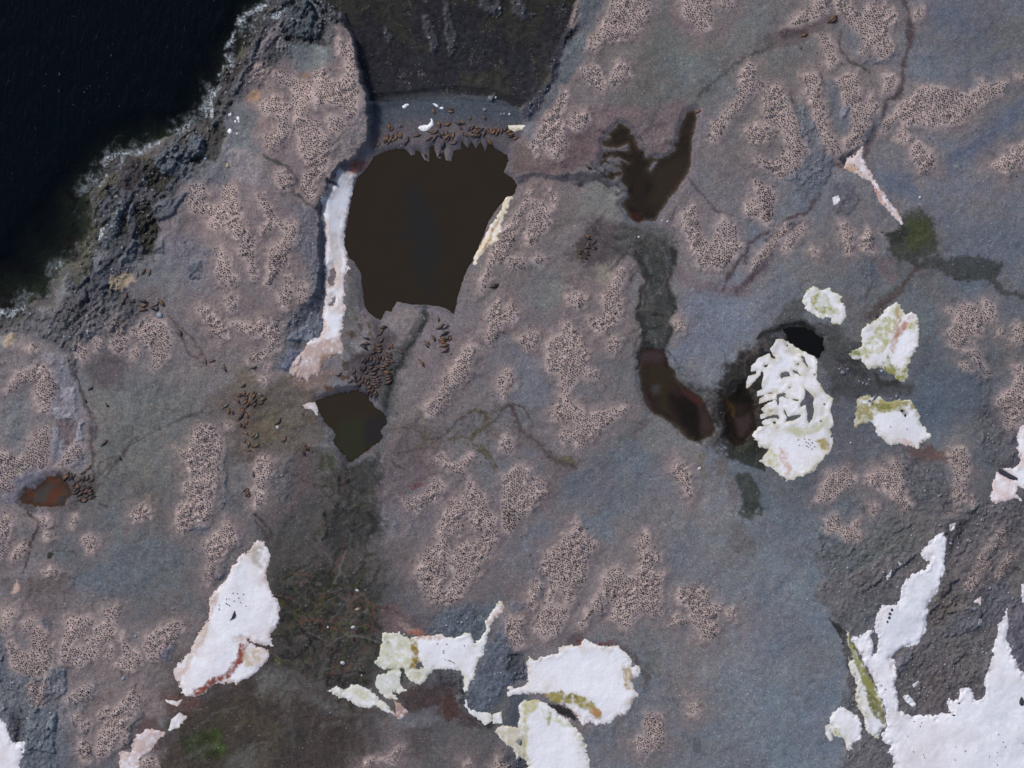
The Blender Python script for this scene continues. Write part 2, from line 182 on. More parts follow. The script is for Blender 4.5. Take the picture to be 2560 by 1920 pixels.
SNOW = [   # name words, outline, thickness, edge tint, holes
 ('long white snow field with a rust red band across its lower end', '02', [1550,290,1600,260,1660,190,1700,200,1749,260,1734,440,1769,520,1814,600,1814,680,1769,780,1769,870,1700,850,1640,830,1560,820,1640,845,1744,900,1749,950,1659,1040,1560,1110,1540,1130,1520,1100,1420,1110,1340,1150,1260,1200,1230,1210,1190,1170,1160,1090,1130,1040,1170,970,1240,890,1270,800,1340,730,1360,620,1370,540,1400,500,1470,440,1500,380], .5, (205,185,180), []),
 ('pinkish snow tongue on the slope at the bottom edge, below the long snow field', '02', [780,1570,850,1560,880,1450,960,1410,1040,1410,1080,1430,1000,1520,920,1600,900,1650,890,1720,800,1720,780,1620], .4, (190,165,160), []),
 ('tiny ragged snow scrap touching the foot of the long snow field', '02', [1070,1210,1150,1220,1190,1210,1150,1260,1080,1230], .2, (200,180,175), []),
 ('small star shaped snow scrap above the pinkish snow tongue', '02', [1160,1290,1220,1330,1160,1400,1100,1410,1120,1340], .2, (205,190,185), []),
 ('white snow patch cut by the left edge in the bottom left corner', '02', [-60,1300,0,1320,40,1360,60,1450,80,1500,160,1470,150,1600,130,1730,-60,1730], .5, (215,210,215), []),
 ('tall narrow snow bank along the left shore of the big brown pond', '10', [555,1090,610,1120,660,1140,640,1180,620,1260,605,1340,600,1380,575,1450,575,1560,590,1640,600,1700,580,1830,575,1950,575,2050,560,2100,555,2180,570,2240,560,2290,510,2310,450,2330,420,2390,370,2440,330,2450,240,2450,200,2400,260,2340,310,2270,340,2200,420,2180,430,2100,440,1980,455,1880,450,1780,440,1720,450,1600,430,1450,430,1300,490,1190], .6, (205,185,178), [[470,1740,500,1720,520,1770,510,1830,490,1850,470,1800],[482,1930,510,1920,505,1980,486,1985]]),
 ('thin cream snow strip along the right shore of the big brown pond', '10', [1650,1230,1625,1285,1590,1370,1555,1425,1500,1490,1450,1560,1420,1640,1405,1690,1430,1710,1450,1680,1490,1610,1550,1570,1590,1480,1610,1400,1640,1340,1665,1290], .45, (200,180,150), []),
 ('small white snow scrap at the left tip of the small brown pond', '11', [300,960,380,945,400,980,400,1040,380,1030,370,1000,320,990], .3, (205,185,180), []),
 ('pale pink cone of snow tapering to a long tail', '30', [605,955,620,1020,650,1100,680,1170,740,1240,800,1330,850,1390,880,1450,865,1460,820,1420,770,1360,700,1280,660,1190,600,1150,540,1120,490,1080], .5, (200,165,150), []),
 ('tiny round snow spot on rocks left of the pink snow cone', '30', [415,1280,455,1268,468,1300,440,1330,425,1335], .3, (215,210,210), []),
 ('roundish snow patch with a yellow green ring above the dark pool', '31', [260,200,320,210,350,230,400,220,430,240,480,250,480,300,500,360,490,420,430,440,410,430,420,400,370,395,330,410,280,380,240,330,220,280], .4, (195,195,150), []),
 ('fan shaped snow patch streaked with olive and tan algae', '31', [825,280,850,310,870,370,900,370,930,350,970,390,985,510,970,590,930,640,910,690,915,800,890,825,830,790,750,730,650,730,610,680,540,660,520,630,600,580,610,490,650,450,700,420,760,350], .5, (195,190,155), []),
 ('largest cracked white snow patch riddled with dark melt holes', 'PX', np.vstack([K('A1', [300,120,320,75,370,70,420,100,500,75,500,130,560,180,630,170,635,220,700,250,718,300,715,470,750,520,790,600,870,660,860,720,850,760,870,850]), K('31', [425,1100,400,1130,425,1220,390,1290,330,1350,280,1400,200,1430,120,1445,60,1400,0,1370,-60,1320,-20,1280,0,1240,-60,1230,-110,1170,-70,1120,0,1100]), K('A1', [260,930,200,925,172,905,210,870,300,852,355,872,350,822,280,815,170,862,162,820,212,808,178,770,220,720,310,680,335,735,330,668,240,682,152,712,155,668,200,630,318,612,330,640,325,598,250,600,200,622,128,632,133,590,180,570,170,520,195,440,190,368,150,420,110,470,70,520,28,552,28,510,42,440,120,420,132,382,75,384,78,330,150,260,250,218,270,265,340,268,300,240,275,200,258,170])]).ravel().tolist(), .20, (205,200,178),
  [K('A1', h).ravel().tolist() for h in ([362,400,400,385,455,400,458,440,400,450,365,468,348,440],[458,370,520,378,578,430,560,445,480,398],[560,238,600,238,622,300,652,362,618,352,580,300],[198,320,242,313,242,340,210,362,188,345],[322,620,400,598,425,620,385,642,355,655,345,735,322,725],[465,652,540,662,548,692,488,682],[588,545,640,590,660,600,692,650,682,700,692,780,682,862,640,902,622,890,618,800,605,730,550,750,543,700,588,650,595,600],[430,838,560,808,572,830,500,882,408,897],[396,770,412,775,445,850,430,865,392,790],[240,823,340,818,352,862,300,852],[238,778,302,783,290,798,243,798],[503,298,552,303,552,338,518,332],[438,548,472,533,468,562,438,568],[288,888,318,883,312,917,288,908],[688,408,716,408,716,437,688,437],[380,640,390,650,430,665,470,660,465,650,430,650,400,625],[415,125,440,125,438,150,418,150],[330,450,350,440,345,470,335,470],[775,770,790,775,785,815,775,810],[560,800,575,800,572,812,560,812])]),
 ('snow patch with a brown green top and a clean white lower half', '31', [570,910,640,890,690,910,690,960,720,910,770,950,820,940,880,930,920,940,960,1000,990,1040,1000,1100,1055,1175,1010,1210,980,1240,920,1220,860,1210,800,1225,740,1190,690,1150,690,1110,650,1080,600,1090,560,1110,555,1040,580,990], .4, (205,200,180), []),
 ('white snow patch with a raised arm pointing to the upper right', '12', [820,780,870,770,960,790,1010,810,1100,800,1200,790,1290,810,1390,785,1420,840,1450,820,1500,760,1490,700,1530,640,1560,590,1610,590,1590,640,1530,720,1500,820,1480,920,1440,980,1410,1060,1380,1140,1350,1170,1340,1100,1340,1060,1290,1030,1160,1010,1150,1040,1110,1050,1100,1100,1030,1110,970,1070,960,1010,900,1030,830,1020,770,980,800,900,820,840], .45, (205,205,185), [[1035,985,1080,975,1085,1010,1045,1010]]),
 ('small grey white broken snow piece under the patch with the raised arm', '12', [770,1070,860,1040,930,1010,930,1120,970,1140,930,1170,880,1150,920,1200,930,1220,880,1210,850,1200,800,1160,770,1120], .3, (205,205,190), []),
 ('wedge shaped snow piece pointing left into the dark swamp', '12', [455,1160,520,1130,560,1145,630,1120,680,1110,740,1150,780,1190,830,1220,880,1280,910,1310,890,1320,840,1280,780,1240,740,1270,660,1250,590,1220,520,1190], .35, (205,205,190), []),
 ('salmon pink remnant of snow at the tip of the wedge shaped piece', '12', [890,1220,950,1250,990,1290,960,1330,920,1340,905,1290], .2, (165,135,128), []),
 ('thin broken chain of snow scraps along the dark rock foot', '12', [1345,1180,1360,1240,1400,1290,1450,1290,1520,1300,1520,1350,1480,1380,1450,1340,1390,1310,1350,1250], .3, (215,215,210), []),
 ('small square snow scrap right of the broken chain of scraps', '12', [1530,1310,1590,1290,1595,1370,1530,1370], .3, (210,210,190), []),
 ('big rounded white snow patch with an olive brown lower rim', '22', [480,820,560,860,620,880,680,860,740,900,790,960,770,990,830,990,820,1060,780,1080,800,1150,815,1180,780,1250,740,1310,690,1320,600,1380,550,1380,500,1360,455,1385,425,1310,400,1310,300,1245,250,1215,215,1185,160,1180,100,1175,0,1190,-30,1150,-20,1130,30,1140,90,1120,100,1050,90,980,110,940,160,950,200,930,290,920,340,870,430,870], .5, (205,190,175), [[300,1240,340,1250,360,1290,320,1280]]),
 ('white snow lobe running off the bottom edge under the big rounded patch', '22', [150,1210,220,1245,300,1310,370,1350,420,1410,450,1440,470,1500,480,1560,510,1620,495,1730,90,1730,100,1620,50,1580,30,1600,0,1540,-60,1470,-110,1430,-110,1400,-60,1385,-20,1400,40,1400,60,1330,50,1260,90,1215], .5, (210,205,185), [[40,1480,65,1475,60,1510,40,1510],[20,1270,50,1260,55,1330,25,1400,5,1380]]),
 ('great blue white snow slope filling the bottom right corner', '32', [1140,130,1165,170,1150,280,1145,380,1100,490,1040,570,1030,650,1020,770,970,855,890,885,860,900,800,950,830,985,810,1100,835,1170,840,1290,950,1320,1070,1325,1190,1300,1165,1220,1230,1215,1240,1160,1310,1130,1345,1225,1395,1190,1400,1080,1430,1000,1455,870,1490,740,1540,615,1550,760,1570,920,1620,1010,1680,1080,1950,1100,1950,1950,850,1950,820,1650,780,1540,800,1510,750,1480,755,1420,775,1375,745,1230,695,1105,645,1000,590,890,545,810,580,800,640,780,690,780,700,680,720,620,790,600,830,590,860,540,880,450,940,400,1000,380,1040,320,1000,270,1010,230,1060,180,1110,130], .7, (218,216,224), [[650,810,690,780,712,800,710,910,685,925,680,850],[995,380,1005,350,1055,300,1055,330,1020,390]]),
 ('narrow snow strip with a long olive streak beside the black channel', '32', [505,755,560,850,620,980,690,1110,740,1230,770,1375,745,1410,735,1460,700,1470,650,1430,630,1370,620,1300,570,1230,565,1100,530,1020,515,920,535,960,560,950,530,860], .4, (200,200,175), []),
 ('white snow blob with a ragged left arm below the black channel', '32', [440,1270,480,1250,540,1290,580,1320,615,1410,600,1470,540,1510,550,1540,520,1550,500,1510,490,1460,440,1440,400,1420,420,1460,400,1480,360,1440,360,1400,400,1370,420,1310], .4, (210,208,200), []),
 ('pink tinged snow patch at the right edge with a dark slot', '31', [1720,1080,1640,1100,1610,1160,1620,1250,1640,1330,1590,1370,1510,1372,1560,1400,1615,1440,1600,1450,1550,1440,1490,1400,1460,1440,1435,1540,1450,1590,1540,1590,1600,1575,1650,1595,1610,1540,1620,1500,1720,1480], .45, (215,195,195), []),
 ('snow sliver cut by the right edge above the great snow slope', '32', [1640,465,1720,465,1720,600,1650,590,1640,530], .4, (215,215,222), []),
 ('slim slanted snow sliver on the rock left of the snow chute', '32', [760,420,800,370,795,410,770,440], .2, (215,215,222), []),
 ('tiny snow spot on the rock above the slim slanted sliver', '32', [835,320,870,330,850,348], .2, (215,215,222), []),
 ('small snow sliver high on the brown rock island', '32', [935,1120,975,1090,970,1120,940,1140], .2, (215,215,222), []),
 ('bent snow scrap low on the brown rock island', '32', [870,1190,910,1180,960,1250,940,1262,890,1230], .2, (215,215,222), []),
 ('pinkish snow scrap in the gully below a penguin patch', '32', [1325,580,1385,540,1380,610,1365,590], .2, (215,190,180), []),
 ('upright snow sliver in the gully of the brown rock island', '32', [1365,690,1385,690,1382,740,1358,735], .2, (215,205,205), []),
 ('small snow scrap at the upper tip of the snow chute', '32', [1175,80,1220,70,1210,110,1180,130], .2, (215,215,222), []),
 ('cream snow slab at the right end of the seal beach', '20', [-30,810,40,805,90,815,60,840,20,850,-20,835], .5, (205,198,165), []),
]
# stains on the snow: system, outline, colour, strength, feather
SST = [('02',[1560,860,1605,860,1590,950,1520,1040,1400,1110,1300,1170,1230,1215,1260,1150,1380,1080,1480,1020,1540,940],(140,80,66),.9,7),('02',[1600,880,1700,880,1700,960,1600,1010,1580,960],(205,185,160),.6,14),('02',[1600,260,1700,200,1740,330,1700,360,1640,330],(185,175,165),.6,16),('02',[1330,700,1400,520,1420,520,1360,760,1240,960,1180,1080,1160,1060],(210,190,182),.6,8),
 ('02',[780,1500,1080,1400,1080,1480,900,1659,760,1659],(208,186,182),.7,20),
 ('10',[600,1060,760,1020,720,1120,660,1150,610,1130],(150,88,78),.7,12),('10',[200,2280,560,2180,570,2300,400,2460,180,2460],(196,172,165),.75,16),('10',[430,2290,520,2300,460,2380,400,2370],(150,120,100),.5,8),('10',[440,1500,470,1500,560,1659,560,1900,540,2060,530,1900,500,1659],(222,208,200),.6,8),
 ('10',[1690,1230,1500,1500,1390,1700,1450,1720,1700,1320],(222,212,190),.7,10),('10',[1560,1430,1580,1420,1500,1590,1450,1640],(170,130,90),.6,6),
 ('30',[480,1060,620,940,660,1200,900,1470,840,1470,600,1180],(220,203,200),.8,14),('30',[650,1190,720,1250,760,1330,700,1290],(200,150,140),.6,8),('30',[480,1070,540,1060,600,1130,560,1140],(190,150,110),.5,8),
 ('31',[270,270,330,240,380,260,420,330,470,360,450,380,340,370,290,340],(165,165,90),.7,9),('31',[320,270,380,270,400,330,340,330],(228,228,228),.9,8),
 ('31',[830,300,860,400,800,520,740,620,640,660,560,650,700,480,780,380],(190,188,140),.75,12),('31',[820,330,860,400,840,560,800,660,790,560,830,440],(190,155,128),.6,7),('31',[900,380,960,380,880,500,820,540,850,470],(185,140,115),.65,7),('31',[770,640,800,700,900,740,915,820,830,800,740,720],(150,150,85),.75,9),('31',[520,620,600,600,600,660,540,660],(120,130,60),.6,8),('31',[930,400,975,430,960,470,920,460],(185,180,110),.6,7),
 ('31',[100,1120,280,1090,380,1040,400,1080,300,1150,180,1170],(200,200,165),.6,12),('31',[300,1200,360,1180,400,1260,340,1260],(175,160,100),.7,9),('31',[70,1240,130,1280,160,1380,120,1430,90,1330],(205,165,140),.55,9),('31',[0,1240,80,1300,60,1400,0,1360],(205,200,150),.6,12),('31',[130,560,240,600,230,660,150,640],(205,200,170),.5,12),
 ('31',[555,880,700,890,760,940,960,940,960,1000,820,1010,700,1020,640,1090,560,1110],(168,160,112),.85,10),('31',[690,960,760,960,800,990,720,1000],(125,125,60),.6,7),('31',[850,1000,910,1000,900,1050],(120,100,70),.6,5),('31',[850,1180,940,1180,960,1230,880,1220],(222,190,180),.6,7),
 ('12',[820,770,1050,790,1050,1000,960,1100,780,980],(208,206,180),.65,14),('12',[1000,820,1050,830,1060,940,1040,1020,1000,1020,1010,920],(150,125,60),.8,9),('12',[970,1010,1100,1060,1090,1110,980,1090],(198,196,165),.6,9),('12',[840,820,870,820,860,850],(140,140,60),.5,8),('12',[1000,790,1200,790,1190,820,1020,830],(190,140,115),.5,6),('12',[1500,700,1610,590,1600,640,1510,720],(212,180,172),.6,9),
 ('12',[450,1100,950,1030,960,1200,800,1240],(216,216,205),.7,10),('12',[660,1150,740,1160,720,1220,650,1180],(205,200,150),.5,9),('12',[870,1190,1000,1250,1000,1360,880,1320],(172,142,134),.9,8),
 ('22',[170,1170,300,1160,450,1180,540,1240,580,1320,560,1350,480,1270,360,1240,250,1230],(160,150,85),.8,9),('22',[480,1250,560,1270,580,1320,540,1330],(185,135,95),.6,8),('22',[310,1170,400,1180,420,1210,330,1210],(115,110,45),.6,7),('22',[720,980,770,1000,790,1150,740,1150,725,1060],(175,150,100),.6,7),('22',[110,1170,240,1180,230,1230,130,1220],(185,140,120),.5,7),('22',[80,1210,170,1210,150,1270,110,1300,90,1500,90,1600,60,1560,70,1330],(190,185,135),.6,9),('22',[180,1260,260,1320,400,1380,380,1400,230,1350],(205,210,170),.6,9),('22',[240,1300,260,1310,255,1380,240,1380],(170,160,110),.6,5),('22',[-120,1380,60,1390,60,1580,0,1540],(208,200,180),.7,9),
 ('32',[510,760,600,900,700,1130,770,1380,720,1330,640,1170,560,980,530,860],(150,148,92),.85,8),('32',[610,1150,700,1190,750,1300,760,1370,700,1320,640,1210],(120,118,75),.7,8),('32',[780,1250,1000,1350,1150,1500,1150,1659,850,1700,800,1500],(220,215,218),.35,80),('32',[400,1370,470,1400,480,1450,430,1430],(190,185,120),.6,7),('32',[850,500,1140,400,1000,860,850,880,740,1000],(214,219,230),.35,60),('32',[1400,1100,1700,1100,1700,1659,1300,1600],(213,217,228),.35,90),
 ('31',[1440,1450,1560,1440,1620,1520,1600,1590,1450,1590],(225,205,205),.6,14)]
# ------------------------------------------------------------------ ground colour (what the ground itself is: gravel, guano, moss, mud, rock)
BASE = [(60,900,116,113,118),(300,950,100,100,101),(300,1200,92,93,97),(100,1450,110,106,110),(60,1620,90,94,102),(480,700,112,106,109),(480,540,116,108,112),(300,640,106,106,110),(620,300,118,108,112),(690,120,104,100,106),
 (620,1500,74,67,66),(760,1300,72,70,70),(600,1600,66,60,58),(900,1600,84,82,84),(950,1150,108,101,105),(1000,800,112,105,109),(1000,900,106,104,106),(1130,600,108,104,104),(1250,650,110,102,104),(1350,250,100,98,98),(1450,120,96,97,97),(1650,130,97,97,98),(1600,250,98,97,100),(1250,300,108,98,100),
 (1550,350,98,95,104),(1450,650,112,104,108),(1350,700,106,104,106),(1500,700,104,106,117),(1380,850,100,100,106),(1130,900,102,102,108),(1300,1000,96,98,108),(1200,1300,108,102,106),(950,1300,92,91,97),(1350,1250,92,92,100),(1550,1050,95,97,106),(1550,1400,96,96,104),(1650,1500,88,94,106),(1550,1600,86,91,102),(1700,1300,86,92,104),
 (1700,500,96,98,108),(1600,620,96,101,118),(1750,650,94,95,105),(1850,450,98,97,105),(1850,300,104,101,107),(2000,250,96,97,106),(2100,100,88,93,106),(2150,200,92,94,102),(2150,450,90,92,102),(2050,350,88,94,112),(2150,600,84,90,104),(2000,700,84,86,94),(2120,800,82,83,90),(2000,850,80,87,100),(2080,950,78,82,92),(1850,650,84,84,90),(1800,950,74,77,88),(1850,1100,80,82,90),(1950,1150,78,79,86),(2100,1200,74,72,78),(1750,1150,84,92,104),(1750,1000,68,70,78),(2150,1000,76,76,84)]
B = np.array(BASE, float)
for r_ in B:
    k_ = 1.19 if (r_[0] > 1300 and r_[1] > 900) else 1.10 if r_[0] > 1450 else 1.03
    r_[2:] *= k_
    if r_[0] > 1250: r_[2:] = r_[2:].mean() + (r_[2:] - r_[2:].mean()) * .62 + np.array([0, -.5, -.5])
bx = B[:, 0] * 2560 / 2212; by = B[:, 1] * 2560 / 2212
q = slice(None, None, 8)
sx = GX[q, q] + 40 * WX[q, q]; sy = GY[q, q] + 40 * WY[q, q]
wt = np.exp(-((sx[..., None] - bx) ** 2 + (sy[..., None] - by) ** 2) / (2 * 75.0 ** 2)) + 1e-9
low = (wt[..., None] * lin(B[:, 2:])).sum(2) / wt.sum(2)[..., None]
del wt
yi = np.clip(np.arange(H) / 8, 0, low.shape[0] - 1.001); xi = np.clip(np.arange(Wd) / 8, 0, low.shape[1] - 1.001)
y0 = yi.astype(int); x0 = xi.astype(int); fy = (yi - y0)[:, None, None]; fx = (xi - x0)[None, :, None]
COL[:] = (low[y0][:, x0] * (1 - fx) + low[y0][:, x0 + 1] * fx) * (1 - fy) + (low[y0 + 1][:, x0] * (1 - fx) + low[y0 + 1][:, x0 + 1] * fx) * fy
# slow drifts of hue in the gravel: bluish, olive, pinkish
n1 = fbm(GX, GY, 170, 5, 2); n2 = fbm(GX, GY, 120, 5, 9); n3 = fbm(GX * .6 + GY * .8, (GY * .6 - GX * .8) * 2.2, 160, 4, 4)
COL *= (1 + 0.11 * n1 + 0.08 * n3 + .05 * fbm(GX, GY, 9, 3, 7))[..., None]
n4 = fbm(GX, GY, 22, 3, 15)
COL *= 1 + np.stack([0.07 * n2 - 0.04 * n3 + .05 * n4, 0.03 * n3, -0.07 * n2 + 0.04 * n3 - .04 * n4], -1)

PINK, PALE = (130, 115, 114), (166, 149, 147)
HALO = np.zeros((H, Wd)); CORE = np.zeros((H, Wd)); RING = np.zeros((H, Wd))
for P in clusters:
    s, d = gsd(P, 96, 9)
    if d.size == 0: continue
    RING[s] = np.maximum(RING[s], sst(-88, -20, d + 22 * n2[s] + 9 * n4[s])); HALO[s] = np.maximum(HALO[s], sst(-40, 4, d + 10 * n2[s] + 6 * n4[s])); CORE[s] = np.maximum(CORE[s], sst(-13, 7, d + 5 * n4[s]))
rg = np.clip(RING * (.55 + .35 * n1 + .25 * n3), 0, .75) * (1 - .8 * sst(1500, 1900, GX) * sst(300, 700, GY)) * (1 - .5 * sst(2100, 2300, GX)) * (1 - .75 * np.exp(-((GX - 330) / 210) ** 2 - ((GY - 1120) / 300) ** 2)) * (1 - .7 * np.exp(-((GX - 1640) / 260) ** 2 - ((GY - 190) / 150) ** 2)) * .85
COL = COL * (1 - rg[..., None]) + lin((110, 97, 99)) * rg[..., None]
hm = HALO * .72 * (0.75 + .25 * n1)
east = sst(2300, 2480, GX) * sst(300, 800, GY) * .35
hm = hm * (1 - east)
COL = COL * (1 - hm[..., None]) + lin(PINK) * hm[..., None]
